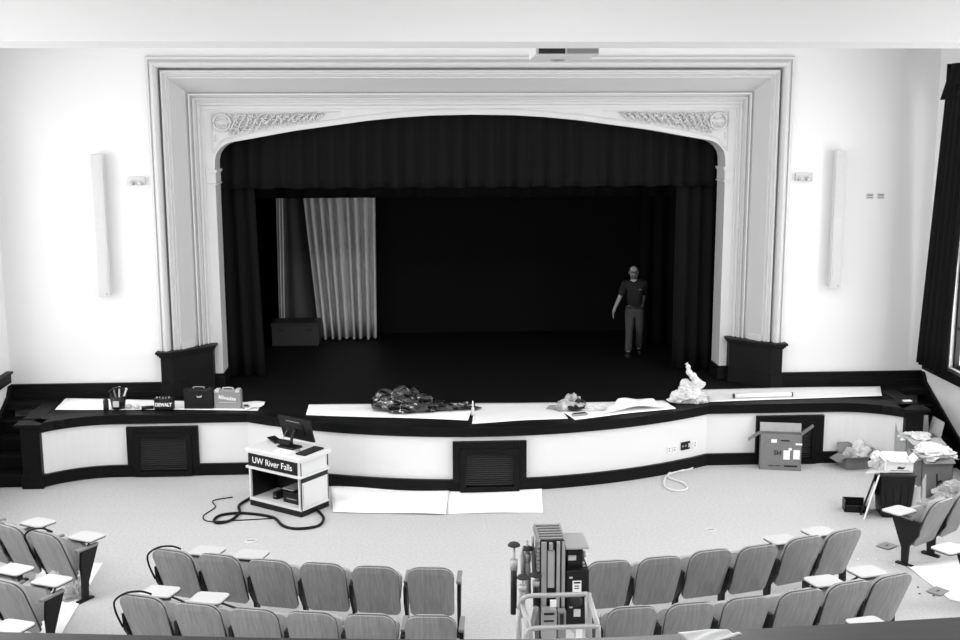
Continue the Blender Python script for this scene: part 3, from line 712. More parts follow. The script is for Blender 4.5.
b.build('bag_body', M['bag'], r, smooth=False)
b = MB(); crumple(b, (.72, -.06, 0), (.26, .10, .06), 5, .4, 36, 18, True, .6); b.build('bag_neck', M['bag'], r)
b = MB(); crumple(b, (-.06, -.22, -.005), (.15, .05, .045), 6, .5, 20, 12); b.build('bag_flap', M['bag'], r)
p = at_deck(473, 417)
r = empty('small_bottle', (p.x, p.y + .04, 1.014), 0, 'small clear bottle standing at the end of the black bag', 'bottle')
MB().lathe([(.022, 0), (.024, .01), (.024, .11), (.010, .14), (.010, .17)], n=12).build('bottle_body', M['lgrey'], r, smooth=True)
MB().lathe([(.012, .17), (.012, .2), (.004, .23)], n=10).build('bottle_nozzle', M['white'], r, smooth=True)
p = at_deck(572, 412)
r = empty('rag_pile', (p.x, p.y + .12, 1.02), 0, 'pile of mottled rags and gloves on the stage edge', 'rags')
b = MB(); crumple(b, (.0, .02, 0), (.17, .13, .15), 15, .4, 30, 18); b.build('top_rag', M['cloth'], r)
b = MB(); crumple(b, (.12, 0, 0), (.12, .1, .10), 16, .4, 24, 14); crumple(b, (-.02, -.09, 0), (.12, .06, .05), 18, .4, 20, 12); b.build('dark_rag', M['plastic'], r)
b = MB(); crumple(b, (-.22, .04, 0), (.12, .05, .035), 17, .4, 20, 12); b.build('loose_end', M['greyp'], r)
b = MB(); crumple(b, (.30, -.06, 0), (.14, .08, .04), 19, .6, 24, 12); b.build('light_rag', M['lgrey'], r)
p = at_deck(580, 417)
r = empty('sanding_block', (p.x, p.y + .05, 1.016), .3, 'flat dark grey block in front of the rag pile', 'tool')
MB().bb(-.12, .12, -.035, .035, 0, .03).build('block', M['greyp'], r, bevel=.005)
MB().bb(-.1, .1, -.03, .03, .03, .036).build('face_strip', M['plastic'], r)
p = at_deck(689, 404)
r = empty('plastic_wrap', (p.x, p.y + .12, 1.01), 0, 'heap of crumpled white plastic wrap with one end standing up', 'plastic wrap')
b = MB(); crumple(b, (0, 0, 0), (.24, .15, .13), 25, .4, 60, 34); crumple(b, (-.15, -.02, 0), (.14, .1, .08), 27, .5, 24, 14); b.build('wrap_heap', M['wfilm'], r)
b = MB(); crumple(b, (.06, 0, .16), (.15, .08, .12), 28, .5, 44, 28, False)
pts = [(.13, 0, .18), (.14, 0, .30), (.09, 0, .40), (.02, .0, .47), (.0, .0, .56), (-.03, 0, .62)]
b.tube(smooth_path(pts, 5), .05, 9, rs=[.085 - .062 * (i / 25) + .008 * math.sin(i * 1.3) for i in range(26)])
b.build('upright_end', M['wfilm'], r)
a, b_ = at_deck(735, 400), at_deck(792, 398.5)
r = empty('lamp_tube_roll', ((a.x + b_.x) / 2, (a.y + b_.y) / 2 + .05, 1.022), math.atan2(b_.y - a.y, b_.x - a.x), 'long white tube lying on the paper of the right wing', 'tube')
L = (b_ - a).length
MB().tube([(-L / 2, 0, .035), (L / 2, 0, .035)], .035, 14).build('tube_wall', M['white'], r, smooth=True)
for s in (-1, 1): MB().tube([(s * L / 2, 0, .035), (s * (L / 2 + .02), 0, .035)], .037, 14).build('end_cap', M['plastic'], r)
o = MB().bb(-.07, .07, -.04, .04, 0, .02).build('white_cup', M['white'], bevel=.006); p = onz(908, 402, 1.0); o.location = (p.x, p.y + .03, 1.002); tag(o, 'small white scrap on the dark rail at the right end of the stage', 'scrap')
o.name = 'paper_scrap'

# ------------------------------------------------------------------ cartons
def carton(name, loc, rz, w, d, h, material, lab, flaps=(40, 40, 100, 100), fl=.22, group=None):
    r = empty(name, loc, rz, lab, 'box', group); t = .008
    b = MB(); b.bb(-w / 2, w / 2, -d / 2, -d / 2 + t, 0, h); b.bb(-w / 2, w / 2, d / 2 - t, d / 2, 0, h); b.bb(-w / 2, -w / 2 + t, -d / 2, d / 2, 0, h); b.bb(w / 2 - t, w / 2, -d / 2, d / 2, 0, h); b.bb(-w / 2, w / 2, -d / 2, d / 2, 0, t)
    b.build('carton_body', material, r)
    # flaps: front, back, left, right ; angle outward from vertical in degrees (None = missing)
    for i, a in enumerate(flaps):
        if a is None: continue
        q = math.radians(a); out, up = math.sin(q) * fl, math.cos(q) * fl
        if i < 2:
            s = -1 if i == 0 else 1; P = [(-w / 2, s * d / 2, h), (w / 2, s * d / 2, h), (w / 2 - .01, s * (d / 2 + out), h + up), (-w / 2 + .01, s * (d / 2 + out), h + up)]
        else:
            s = -1 if i == 2 else 1; P = [(s * w / 2, -d / 2, h), (s * w / 2, d / 2, h), (s * (w / 2 + out), d / 2 - .01, h + up), (s * (w / 2 + out), -d / 2 + .01, h + up)]
        MB().slab(P, .006).build('flap', material, r)
    return r
a, b_ = onz(759.5, 469.5), onz(801, 471.5)
cx = (a + b_) / 2; w = (b_ - a).length; an = math.atan2(b_.y - a.y, b_.x - a.x)
r = carton('shipping_carton', (cx.x + .02, cx.y + .10, 0.001), an + .02, w, .17, .58, M['card'], 'tall grey carton with white labels in front of the right vent', (None, None, 125, 50), .22)
MB().slab([(-w / 2, .08, .58), (w / 2, .08, .58), (w / 2, .10, .72), (-w / 2, .10, .72)], .006).build('flap', M['card2'], r)
g = MB()
for (x, z, ww, hh) in ((-.11, .47, .085, .055), (.09, .25, .10, .15), (.24, .26, .10, .15), (.27, .43, .10, .03), (.14, .345, .05, .04)):
    g.bb(x - ww / 2, x + ww / 2, -.091, -.086, z - hh / 2, z + hh / 2)
g.build('label', M['paper'], r)
g = MB()
for (x, z, ww, hh) in ((-.14, .07, .08, .012), (-.04, .07, .07, .012), (.16, .07, .20, .028), (.06, .48, .13, .022)):
    g.bb(x - ww / 2, x + ww / 2, -.089, -.085, z - hh / 2, z + hh / 2)
g.build('printing', M['ink'], r)
text('lettering', 'SH', .10, M['ink'], r, (-.05, -.088, .28), (PI / 2, 0, 0), .001, .002)
# boxes at right
p = onz(856, 469)
r = carton('small_open_carton', (p.x, p.y + .12, 0.001), .12, .38, .28, .20, M['card'], 'small open carton stuffed with paper, alone on the floor', (75, 30, 115, 60), .17)
cb = empty('packing_paper', (p.x, p.y + .12, .10), 0, 'crumpled packing paper in the small open carton on the floor', 'paper')
b = MB(); crumple(b, (-.06, -.0, 0.06), (.13, .11, .12), 41, .4, 24, 16, False); b.build('grey_wad', M['card2'], cb)
b = MB(); crumple(b, (.07, .0, .08), (.12, .09, .13), 42, .6, 24, 16, False); b.build('white_wad', M['wad'], cb)
# rear large carton
def big(px0, px1, pyb, d, h, material, lab, flaps, fl, z0=0.001, tw=0.):
    a, b_ = onz(px0, pyb), onz(px1, pyb); w = b_.x - a.x
    return carton('large_carton', ((a.x + b_.x) / 2, a.y + d / 2, z0), tw, w, d, h, material, lab, flaps, fl), (a.x + b_.x) / 2, a.y + d / 2, w
r, X1, Y1, w1 = big(904, 939, 476, .42, .60, M['card2'], 'open light carton at the back of the box pile by the steps', (100, 8, None, 12), .24)
r, X2, Y2, w2 = big(920, 952, 498, .46, .58, M['card'], 'large grey carton with a dark arrow mark in front of the box pile', (115, 100, 110, 100), .10)
MB().slab([(.02, -.2315, .20), (.09, -.2315, .24), (.06, -.2315, .27), (.0, -.2315, .24)], -.003).build('arrow_print', M['ink'], r)
MB().slab([(.0, -.2315, .16), (.03, -.2315, .16), (.01, -.2315, .36), (-.02, -.2315, .36)], -.003).build('arrow_print', M['ink'], r)
for (x, y, z, rad, sd, lab) in ((X1 - .06, Y1 - .06, .575, (.22, .19, .055), 51, 'crumpled white paper spilling out of the rear light carton'), (X2 - .04, Y2, .585, (.27, .22, .085), 52, 'crumpled white paper heaped on the large grey carton')):
    o = crumple(MB(), (0, 0, 0), rad, sd, .4, 70, 36).build('packing_paper', M['wad']); o.location = (x, y, z - .02); tag(o, lab, 'paper')
# dark bin with small white carton on top
a, b_ = onz(879, 519), onz(911, 521); w = (b_ - a).length; cx = (a + b_) / 2
r = empty('waste_bin', (cx.x + .07, cx.y + .26, 0.001), -.15, 'tall black bin holding up the small white carton', 'bin')
b = MB(); b.add([(-.19, -.19, 0), (.19, -.19, 0), (.19, .19, 0), (-.19, .19, 0), (-.23, -.23, .62), (.23, -.23, .62), (.23, .23, .62), (-.23, .23, .62)], [(3, 2, 1, 0), (4, 5, 6, 7), (0, 1, 5, 4), (1, 2, 6, 5), (2, 3, 7, 6), (3, 0, 4, 7)])
b.build('bin_body', M['plastic'], r, bevel=.015)
MB().bb(-.24, .24, -.24, .24, .60, .635).build('rim', M['ink'], r, bevel=.01)
g = MB()
for i in range(4): g.bb(-.15 + i * .1 - .006, -.15 + i * .1 + .006, -.222, -.20, .06, .55)
g.build('ribs', M['plastic'], r)
bx, by = cx.x + .07, cx.y + .26
r = carton('white_carton', (bx + .02, by - .02, .64), -.12, .36, .26, .15, M['paper'], 'small white open carton with a dark logo on the black bin', (70, 60, 55, 40), .09)
MB().slab([(-.04, -.1315, .05), (.05, -.1315, .05), (.07, -.1315, .085), (.03, -.1315, .075), (-.02, -.1315, .09)], -.003).build('logo_print', M['ink'], r)
MB().bb(-.13, .13, -.1345, -.1315, .025, .034).build('print_line', M['greyp'], r)
o = crumple(MB(), (0, 0, 0), (.15, .10, .05), 61, .4, 24, 12).build('packing_paper', M['wad']); o.location = (bx + .02, by - .02, .75); tag(o, 'white paper inside the small white carton', 'paper')
pw = ony(883, 468, by + .1)
o = crumple(MB(), (0, 0, 0), (.11, .10, .13), 62, .5, 44, 28).build('plastic_wrap', M['wfilm']); o.location = (pw.x - .03, by + .1, .637 - .0) 
tag(o, 'crumpled white wrap hanging beside the small white carton', 'plastic wrap')
q = [ony(865, 478, by - .05), ony(889, 479, by - .15), ony(888, 471, by + .15), ony(872, 470, by + .2)]
q = [Vector((p.x, p.y, .642 if i_ in (1, 2) else .60)) for i_, p in enumerate(q)]
o = MB().slab(q, .015).build('white_board', M['wad']); tag(o, 'flat white board sticking out left of the black bin top', 'board')
# leaning boards
def quad_px(pts, Ys): return [ony(x, y, Y) for (x, y), Y in zip(pts, Ys)]
yb = by
P = [onz(866, 519), onz(882, 500)]; 
def leaning(p0, p1, tx, tz, t): return [p0, p1, p1 + Vector((tx, 0, tz)), p0 + Vector((tx, 0, tz))]
o = MB().slab(leaning(onz(863, 519.5) + Vector((0, 0, .005)), onz(869, 505) + Vector((0, 0, .005)), .17, .60, .02), .02).build('leaning_board', M['paper']); tag(o, 'white edged board leaning on the black bin', 'board')
o = MB().slab(leaning(onz(859.5, 515) + Vector((0, 0, .005)), onz(865, 500) + Vector((0, 0, .005)), .16, .50, .02), .025).build('leaning_board', M['plastic']); tag(o, 'black board leaning left of the white edged board', 'board')
r = empty('black_crate', onz(857, 513) + Vector((0, .1, .001)), -.2, 'small open black crate at the foot of the leaning boards', 'crate')
b = MB(); b.bb(-.15, .14, -.09, .12, 0, .015); b.bb(-.15, .14, -.09, -.075, 0, .10); b.bb(-.15, .14, .105, .12, 0, .16); b.bb(-.15, -.135, -.09, .12, 0, .16); b.build('crate_body', M['plastic'], r)
MB().bb(-.13, .12, -.07, .1, .015, .03).build('crate_liner', M['greyp'], r)
r = empty('cardboard_panel', onz(921, 519), 0, 'light cardboard panel standing on edge between bin and large carton', 'cardboard')
P0, P1 = Vector((0, 0, .003)), Vector((.10, .12, .003))
MB().slab([P0, P1, P1 + Vector((.0, .05, .58)), P0 + Vector((.0, .05, .50))], .012).build('panel_face', M['card2'], r)
MB().slab([P0 + Vector((-.12, .05, 0)), P0 + Vector((-.01, .0, 0)), P0 + Vector((-.01, .05, .45)), P0 + Vector((-.12, .1, .42))], .008).build('folded_edge', M['lgrey'], r)
for i, z in enumerate((.34, .24)):
    pz = onz(914, 490 + i * 9, .1)
    o = MB().box((0, 0, 0), (.24, .16, .07)).build('white_packet', M['paper'], bevel=.006); o.location = (pz.x, pz.y + .1, .036 if i else .107); tag(o, 'white packet %s behind the black bin' % ('lying under another' if i else 'on top of another'), 'packet')
p = onz(949, 500)
r = empty('plastic_bag', (p.x + .10, p.y + .06, .005), 0, 'crumpled white plastic bag in front of the large grey carton', 'bag')
b = MB(); crumple(b, (0, 0, 0), (.24, .15, .19), 71, .5, 60, 36); b.build('bag_bulk', M['wfilm'], r)
b = MB(); crumple(b, (-.14, -.08, 0), (.12, .08, .08), 72, .5, 24, 14); b.build('bag_corner', M['film'], r)
# clear bag between the left seats
p = onz(66, 604)
r = empty('clear_bag', (p.x, p.y + .22, .005), 0, 'clear plastic bag of scraps on the floor between the left-hand rows', 'bag')
b = MB(); crumple(b, (0, 0, 0), (.15, .16, .22), 73, .5, 40, 26); b.build('bag_film', M['film'], r)
b = MB(); crumple(b, (.02, -.02, 0), (.13, .13, .09), 74, .5, 24, 14); b.build('bag_contents', M['card2'], r)

# floor boxes
for px, py, sx, sy, mm, lab in ((251, 541, .085, .06, 'lgrey', 'round floor socket cover behind the left rows of the centre block'), (711, 530, .07, .05, 'lgrey', 'round floor socket cover left of the right boxes')):
    p = onz(px, py); r = empty('floor_socket', (p.x, p.y, .001), 0, lab, 'floor socket')
    MB().lathe([(sx, 0), (sx, .004), (sx - .008, .008)], n=24).build('cover_ring', M['lgrey'], r)
    MB().bb(-sx * .6, sx * .6, -.02, .02, .006, .01).build('cover_lid', M['greyp'], r)
for px, py, lab in ((887, 546.5, 'square dark floor plate beside the front right-hand seat'), (938, 592, 'square dark floor plate on the white floor sheet at right')):
    p = onz(px, py); r = empty('floor_plate', (p.x, p.y, .012), .6, lab, 'floor plate')
    MB().bb(-.11, .11, -.09, .09, 0, .004).build('plate', M['greyp'], r)
    MB().bb(-.03, .03, -.006, .006, .004, .007).build('pull_slot', M['ink'], r)
for i, (px, py, mm, lab) in enumerate(((858, 560.5, 'paper', 'white speck of debris nearest the centre block'), (876, 560.5, 'paper', 'white speck of debris right of the first one'), (894, 566.5, 'paper', 'white speck of debris by the front right-hand chair'), (918, 588.5, 'ink', 'dark speck of debris at upper left of the square plate'), (919.5, 595, 'ink', 'dark speck of debris left of the square plate'), (933.5, 597, 'ink', 'dark speck of debris below the square plate'))):
    p = onz(px, py); o = MB().ell((0, 0, .006), (.014, .012, .006), None, 8, 5, .2).build('debris_scrap', M[mm]); o.location = (p.x, p.y, .012); tag(o, lab, 'debris', 'debris scattered on the floor')

# ------------------------------------------------------------------ auditorium chairs
def shell_outline(w, h, r1, r2, n=6):
    P = []
    for (cx, cz, r, a0) in ((w / 2 - r1, h - r1, r1, 0), (-w / 2 + r1, h - r1, r1, 90), (-w / 2 + .012 + r2, r2, r2, 180), (w / 2 - .012 - r2, r2, r2, 270)):
        for i in range(n + 1):
            a = math.radians(a0 + 90 * i / n); P.append((cx + r * math.cos(a), cz + r * math.sin(a)))
    return P
def curved_slab(w, h, r1, r2, t, bow, y0, z0, lean, y_of=0.):
    # slab lying in x-z with rounded corners, bowed backwards in the middle, leaning back by angle lean
    O = shell_outline(w, h, r1, r2); mb = MB(); rings = [1, .8, .5, .2]; vs = []; n = len(O); cz = h / 2
    def tr(x, y, z):
        yy = y * math.cos(lean) - z * math.sin(lean); zz = y * math.sin(lean) + z * math.cos(lean)
        return (x, y0 + yy, z0 + zz)
    top = h * .16
    for side in (0, 1):
        for q in rings:
            for x, z in O:
                X_, Z_ = x * q, cz + (z - cz) * q
                y = -bow * (1 - (X_ / (w / 2)) ** 2) + (-t if side == 0 else 0) + (.018 * max(0, (Z_ - h + .14) / .14) ** 2)
                vs.append(tr(X_, y, Z_))
    R = len(rings); fs = []
    for side in (0, 1):
        o = side * R * n
        for k in range(R - 1):
            for i in range(n): fs.append((o + k * n + i, o + k * n + (i + 1) % n, o + (k + 1) * n + (i + 1) % n, o + (k + 1) * n + i))
        fs.append(tuple(o + (R - 1) * n + i for i in range(n)))
    for i in range(n): fs.append((i, (i + 1) % n, R * n + (i + 1) % n, R * n + i))
    return mb.add(vs, fs)
LEAN = .40
def standard(mb_iron, mb_cap, x):
    prof = [(.05, .02), (.13, .02), (.14, .22), (.30, .60), (-.10, .60), (-.08, .42), (.04, .25)] if x < 0 else [(.05, .02), (.13, .02), (.15, .22), (.31, .60), (.07, .60), (.05, .42), (.06, .25)]
    n = len(prof); mb_iron.add([(x - .018, y, z) for y, z in prof] + [(x + .018, y, z) for y, z in prof], [tuple(range(n)), tuple(range(2 * n - 1, n - 1, -1))] + [(i, (i + 1) % n, n + (i + 1) % n, n + i) for i in range(n)])
    mb_iron.bb(x - .03, x + .03, -.02, .20, 0, .022)
    mb_cap.bb(x - .026, x + .026, .0, .32, .60, .635)
def make_chair(right_end=False, left_end=True, name='auditorium_chair'):
    r = empty(name, (0, 0, 0)); w = .492
    curved_slab(w, .68, .14, .05, .014, .035, .04, .25, LEAN).build('backrest', M['wood'], r, smooth=False)
    curved_slab(w - .0, .678, .14, .05, .014, .035, .058, .255, LEAN).build('shell_edge', M['woodedge'], r)
    curved_slab(w - .07, .62, .12, .06, .045, .02, .105, .28, LEAN).build('back_pad', M['pad'], r, smooth=False)
    # tipped-up seat
    s = MB(); O = shell_outline(.45, .40, .10, .05)
    vs = []; n = len(O)
    for y, q in ((.0, 1), (.055, 1.0), (.075, .86)):
        for x, z in O: vs.append((x * q, .10 + y + (z) * .18, .33 + .165 + (z - .2) * q * .80))
    fs = [tuple(range(n)), tuple(range(3 * n - 1, 2 * n - 1, -1))]
    for k in range(2):
        for i in range(n): fs.append((k * n + i, k * n + (i + 1) % n, (k + 1) * n + (i + 1) % n, (k + 1) * n + i))
    s.add(vs, fs); s.build('seat', M['pad'], r)
    for sx in (([-1] if left_end else []) + ([1] if right_end else [])):
        a, c = MB(), MB(); standard(a, c, sx * .28); ls = a.build('leg_standard', M['iron'], r); c.build('armrest', M['armcap'], ls, bevel=.01)
    return r
proto = {}
for re_ in (False, True):
    proto[re_] = make_chair(re_)
CXC, CYC = .1, 2.5
def tablet(parent, root_loc, rz, px, py, side):
    # swing-out writing tablet at the pixel-measured spot, held by an arm on one side of the chair
    p = onz(px, py, .70); d = p - Vector((root_loc[0], root_loc[1], .70))
    c, s = math.cos(-rz), math.sin(-rz); lx, ly = d.x * c - d.y * s, d.x * s + d.y * c
    w, l = .34, .27; P = []
    for (cx, cy, rr, a0) in ((w / 2 - .05, l / 2 - .05, .05, 0), (-w / 2 + .05, l / 2 - .05, .05, 90), (-w / 2 + .04, -l / 2 + .04, .04, 180), (w / 2 - .04, -l / 2 + .04, .04, 270)):
        for i in range(5):
            a = math.radians(a0 + 22.5 * i); P.append((lx + cx + rr * math.cos(a), ly + cy + rr * math.sin(a) + .10 * side * cx))
    tb = MB().prism(P, .688, .702).build('tablet', M['tablet'], parent)
    P2 = [(lx + (x - lx) * 1.015, ly + (y - ly) * 1.015) for x, y in P]
    MB().prism(P2, .678, .688).build('tablet_rim', M['ink'], tb)
    MB().tube([(side * .28, .14, .60), (side * .28, .2, .655), (lx + side * .06, ly, .672)], .013, 6).build('tablet_arm', M['iron'], parent)
def hoop(parent):
    P = smooth_path([(-.29, -.10, .46), (-.32, -.16, .64), (-.28, -.22, .79), (-.15, -.22, .885), (0, -.19, .91), (.09, -.14, .87)], 6)
    MB().tube(P, .011, 7).build('arm_hoop', M['cable'], parent, smooth=True)
nchairs = 0
def place(px, py, lab, group, re_=False, tab=None, hp=False, world=None):
    top = onz(px + (px - 455) * (.022 if px < 455 else .016) - (2.5 if px < 455 else 0), py - max(0, 455 - px) * .006, .875) if world is None else Vector(world)
    f = Vector((CXC - top.x, CYC - top.y, 0)).normalized(); rz = math.atan2(f.y, f.x) - PI / 2
    # top of the shell sits behind the chair's origin
    off = .04 - .68 * math.sin(LEAN)
    loc = (top.x - f.x * off, top.y - f.y * off, .0)
    r = copy_tree(proto[re_]); r.location = loc; r.rotation_euler = (0, 0, rz)
    tag(r, lab, 'auditorium chair', group)
    if tab: tablet(r, loc, rz, tab[0], tab[1], tab[2])
    if hp: hoop(r)
    return r
ordn = ['first', 'second', 'third', 'fourth', 'fifth', 'sixth']
tabs1 = {0: (207, 550.5, 1), 1: (251, 554, 1)}
for i, (x, y) in enumerate([(178, 552), (224, 556), (274, 561), (326, 564), (378, 567), (433, 568)]):
    extra = ', with a pale tablet' if i in tabs1 else ''
    place(x, y, 'wood-backed chair %s from the left in the front centre row%s' % (ordn[i], ', a black hoop over it' if i == 0 else extra), 'chairs of the front centre row, left of the aisle', i == 5, tabs1.get(i), i == 0)
tabs1 = {4: (782, 539, -1), 5: (819, 531, -1)}
for i, (x, y) in enumerate([(608, 561), (659, 557), (709, 550), (756, 545.5), (802, 537), (841, 530)]):
    place(x, y, 'wood-backed chair %s right of the lift in the front centre row' % ordn[i], 'chairs of the front centre row, right of the aisle', i == 5, tabs1.get(i))
tabs2 = {0: (160, 591, 1), 1: (209, 597.5, 1)}
for i, (x, y) in enumerate([(148, 598), (202, 605), (258, 610), (315, 613), (373, 615), (433, 616)]):
    place(x, y, 'wood-backed chair %s from the left in the second centre row, just above the rail' % ordn[i], 'chairs of the second centre row, left of the aisle', i == 5, tabs2.get(i), i == 0)
tabs2 = {4: (824, 580.5, -1), 5: (867, 571, -1)}
for i, (x, y) in enumerate([(631, 607), (689, 603), (745, 597), (799, 590), (846, 582), (889, 575)]):
    place(x, y, 'wood-backed chair %s right of the lift in the second centre row, just above the rail' % ordn[i], 'chairs of the second centre row, right of the aisle', i == 5, tabs2.get(i))
place(0, 0, 'chair hidden below the rail at right, only its pale tablet showing', None, True, (868, 623, -1), False, (3.83, -9.05, .86))
gl, gr = 'chairs of the left side block', 'chairs of the right side block'
place(52.5, 535, 'aisle-end chair of the front row in the left side block, under a black hoop', gl, True, (87, 536, 1), True)
place(18, 527.5, 'chair next to the aisle-end one in the front row of the left side block', gl, False, (38, 522, 1))
place(0, 0, 'chair cut by the left picture edge in the front row of the left side block', gl, False, None, False, (-6.19, -5.33, .86))
place(13, 583.5, 'aisle-end chair of the second row in the left side block, with a pale tablet', gl, True, (52, 580, 1))
place(0, 0, 'chair at the left picture edge in the second row, its tablet showing', gl, False, (14, 569, 1), False, (-5.68, -6.97, .86))
place(0, 0, 'chair mostly below the rail at bottom left, only its tablet showing', gl, True, (12, 626, 1), False, (-5.20, -8.62, .86))
def right_chair(world, lab, re_, tab):
    return place(0, 0, lab, gr, re_, tab, False, world)
right_chair((5.43, -5.50, .86), 'aisle-end chair of the front row in the right side block, with a tablet', True, (899, 510, -1))
right_chair((5.90, -5.19, .86), 'chair at the right picture edge in the front row of the right side block', False, None)
right_chair((5.62, -6.85, .86), 'chair at the right edge whose pale tablet juts in by the floor plate', False, (950, 548, -1))
for o_ in proto.values():
    for ch in list(o_.children_recursive): bpy.data.objects.remove(ch)
    bpy.data.objects.remove(o_)
# ------------------------------------------------------------------ personnel lift in the aisle
YL = -9.2
def lp(px, py, Y=YL): return ony(505 + px / 5.116, 515 + py / 5.116, Y)
base = lp(240, 400)
lf = empty('personnel_lift', (base.x, YL, 0), 0, 'folded aluminium personnel lift standing in the centre aisle', 'lift')
def lbb(mb, p0, p1, Y0, Y1):  # rectangle in the picture frame of the lift at depth Y0, extruded back to Y1
    a, b = lp(p0[0], p0[1], Y0), lp(p1[0], p1[1], Y0); return mb.bb(a.x, b.x, Y0, Y1, b.z, a.z)
def lift(mb, name, mt, **k): return mb.build(name, mt, lf, world=True, **k)
zt = lp(240, 135).z
b = MB(); b.bb(lp(180, 0).x, lp(310, 0).x, YL + .02, YL + .40, .15, zt - .02); lift(b, 'mast_core', M['plastic'])
for i, (x0, x1) in enumerate(((184, 212), (262, 280), (288, 306))): b = MB(); b.bb(lp(x0, 300).x, lp(x1, 300).x, YL - .02, YL + .02, lp(0, 478).z, zt); lift(b, 'mast_rail', M['silver'] if i != 1 else M['galv'], bevel=.004)
b = MB(); lbb(b, (220, 185), (252, 372), YL - .03, YL); lift(b, 'centre_plate', M['galv'])
b = MB(); lbb(b, (228, 150), (246, 180), YL - .05, YL); lift(b, 'pulley_housing', M['greyp'])
b = MB(); 
for i in range(6):
    y = YL + .03 + i * .065; b.bb(lp(182, 0).x, lp(306, 0).x, y, y + .03, zt, zt + .02)
for sx in (176, 306): b.bb(lp(sx - 4, 0).x, lp(sx + 6, 0).x, YL, YL + .42, zt - .05, zt + .015)
lift(b, 'mast_head', M['silver'], bevel=.004)
b = MB(); b.bb(lp(180, 0).x, lp(310, 0).x, YL, YL + .42, zt - .03, zt); lift(b, 'mast_top', M['plastic'])
b = MB()
for i in range(14): b.box((lp(172, 0).x, YL + .03 + .028 * i, zt - .02 - .0 * i), (.02, .018, .03), RX(.5)); b.box((lp(172, 0).x, YL + .0, zt - .05 - .035 * i), (.02, .02, .022), RX(.3))
lift(b, 'chain', M['greyp'])
b = MB(); lbb(b, (190, 490), (264, 640), YL - .12, YL - .02); lift(b, 'lower_panel', M['galv'], bevel=.006)
b = MB(); lbb(b, (200, 503), (252, 512), YL - .125, YL - .12); lbb(b, (200, 540), (250, 547), YL - .125, YL - .12); lift(b, 'panel_slots', M['ink'])
b = MB(); lbb(b, (270, 495), (312, 640), YL - .10, YL - .02); lift(b, 'control_box', M['greyp'], bevel=.006)
b = MB(); lbb(b, (282, 508), (300, 565), YL - .11, YL - .10); lift(b, 'control_opening', M['ink'])
b = MB(); lbb(b, (232, 440), (263, 470), YL - .05, YL - .02); lift(b, 'small_label', M['paper'])
# motor side
b = MB(); lbb(b, (314, 285), (428, 560), YL + .0, YL + .36); bh = lift(b, 'battery_housing', M['plastic'], bevel=.012)
b = MB(); lbb(b, (318, 172), (398, 288), YL + .06, YL + .30); mh = lift(b, 'motor_housing', M['plastic'], bevel=.01)
b = MB(); lbb(b, (324, 208), (364, 232), YL + .05, YL + .06); b.build('motor_label', M['lgrey'], mh)
b = MB(); q0, q1 = lp(312, 150, YL), lp(428, 150, YL); zz = lp(350, 165, YL).z; b.bb(q0.x, q1.x, YL - .02, YL + .34, zz - .012, zz + .004); lift(b, 'top_tray', M['galv'])
b = MB(); lbb(b, (346, 338), (390, 398), YL - .006, YL); b.build('warning_label', M['paper'], bh)
b = MB(); lbb(b, (352, 343), (386, 350), YL - .009, YL - .006); lbb(b, (356, 362), (380, 366), YL - .009, YL - .006); lbb(b, (356, 374), (380, 378), YL - .009, YL - .006); b.build('label_print', M['ink'], bh)
b = MB(); lbb(b, (352, 483), (386, 520), YL - .006, YL); lbb(b, (330, 318), (346, 325), YL - .006, YL); lbb(b, (330, 470), (346, 476), YL - .006, YL); b.build('small_sticker', M['lgrey'], bh)
c = lp(362, 438, YL); b = MB().lathe([(.055, 0), (.055, .02), (.03, .03)], (c.x, YL, c.z), 18, RX(PI / 2)); b.build('cap_knob', M['ink'], bh, smooth=True)
b = MB()
for px, py in ((402, 190), (404, 207), (396, 245), (400, 262), (398, 280)): b.ell(lp(px, py, YL + .1), (.022, .02, .016), None, 8, 6)
lift(b, 'cable_clamps', M['greyp'])
b = MB(); lbb(b, (345, 560), (380, 600), YL + .02, YL + .1); lbb(b, (362, 575), (395, 640), YL - .05, YL + .02); lift(b, 'white_tags', M['paper'])
# outriggers
for i, (pt, pb, disc, Yo) in enumerate((((46, 150), (44, 505), (46, 152), .05), ((112, 130), (118, 420), (114, 172), .22), ((92, 320), (85, 500), (92, 318), -.1), ((158, 300), (160, 470), (158, 306), .0), ((88, 165), (92, 300), None, .2), ((140, 110), (150, 300), None, .25))):
    a, c = lp(pt[0], pt[1], YL + Yo), lp(pb[0], pb[1], YL + Yo)
    r0 = MB().tube([a, a + (c - a) * .45], .012, 8); lift(r0, 'outrigger_screw', M['galv'], smooth=True)
    r0 = MB().tube([a + (c - a) * .3, c], .028 if i < 4 else .02, 8); lift(r0, 'outrigger_tube', M['plastic'] if i in (0, 3) else M['greyp'], smooth=True)
    if i < 4: r0 = MB().tube([a + (c - a) * .22, a + (c - a) * .36], .033, 10); lift(r0, 'outrigger_collar', M['galv'], smooth=True)
    if disc:
        q = lp(disc[0], disc[1], YL + Yo); r0 = MB().lathe([(.02, .025), (.042, .015), (.055, .0), (.055, -.008), (.025, -.016)], q, 20); lift(r0, 'levelling_pad', M['ink'], smooth=True)
Pg = [lp(90, 520, YL - .2), lp(72, 470, YL - .2), lp(80, 445, YL - .2), lp(120, 415, YL - .25), lp(260, 410, YL - .25), lp(420, 404, YL - .25)]
lift(MB().tube(smooth_path(Pg, 5), .021, 10), 'guard_rail', M['galv'], smooth=True)
Pg = [lp(105, 640, YL - .4), lp(115, 600, YL - .4), lp(150, 580, YL - .4), lp(300, 574, YL - .4), lp(476, 568, YL - .4)]
lift(MB().tube(smooth_path(Pg, 5), .021, 10), 'guard_rail', M['galv'], smooth=True)
lift(MB().tube([lp(424, 402, YL - .25), lp(476, 572, YL - .4), lp(478, 720, YL - .4)], .024, 10), 'guard_post', M['galv'], smooth=True)
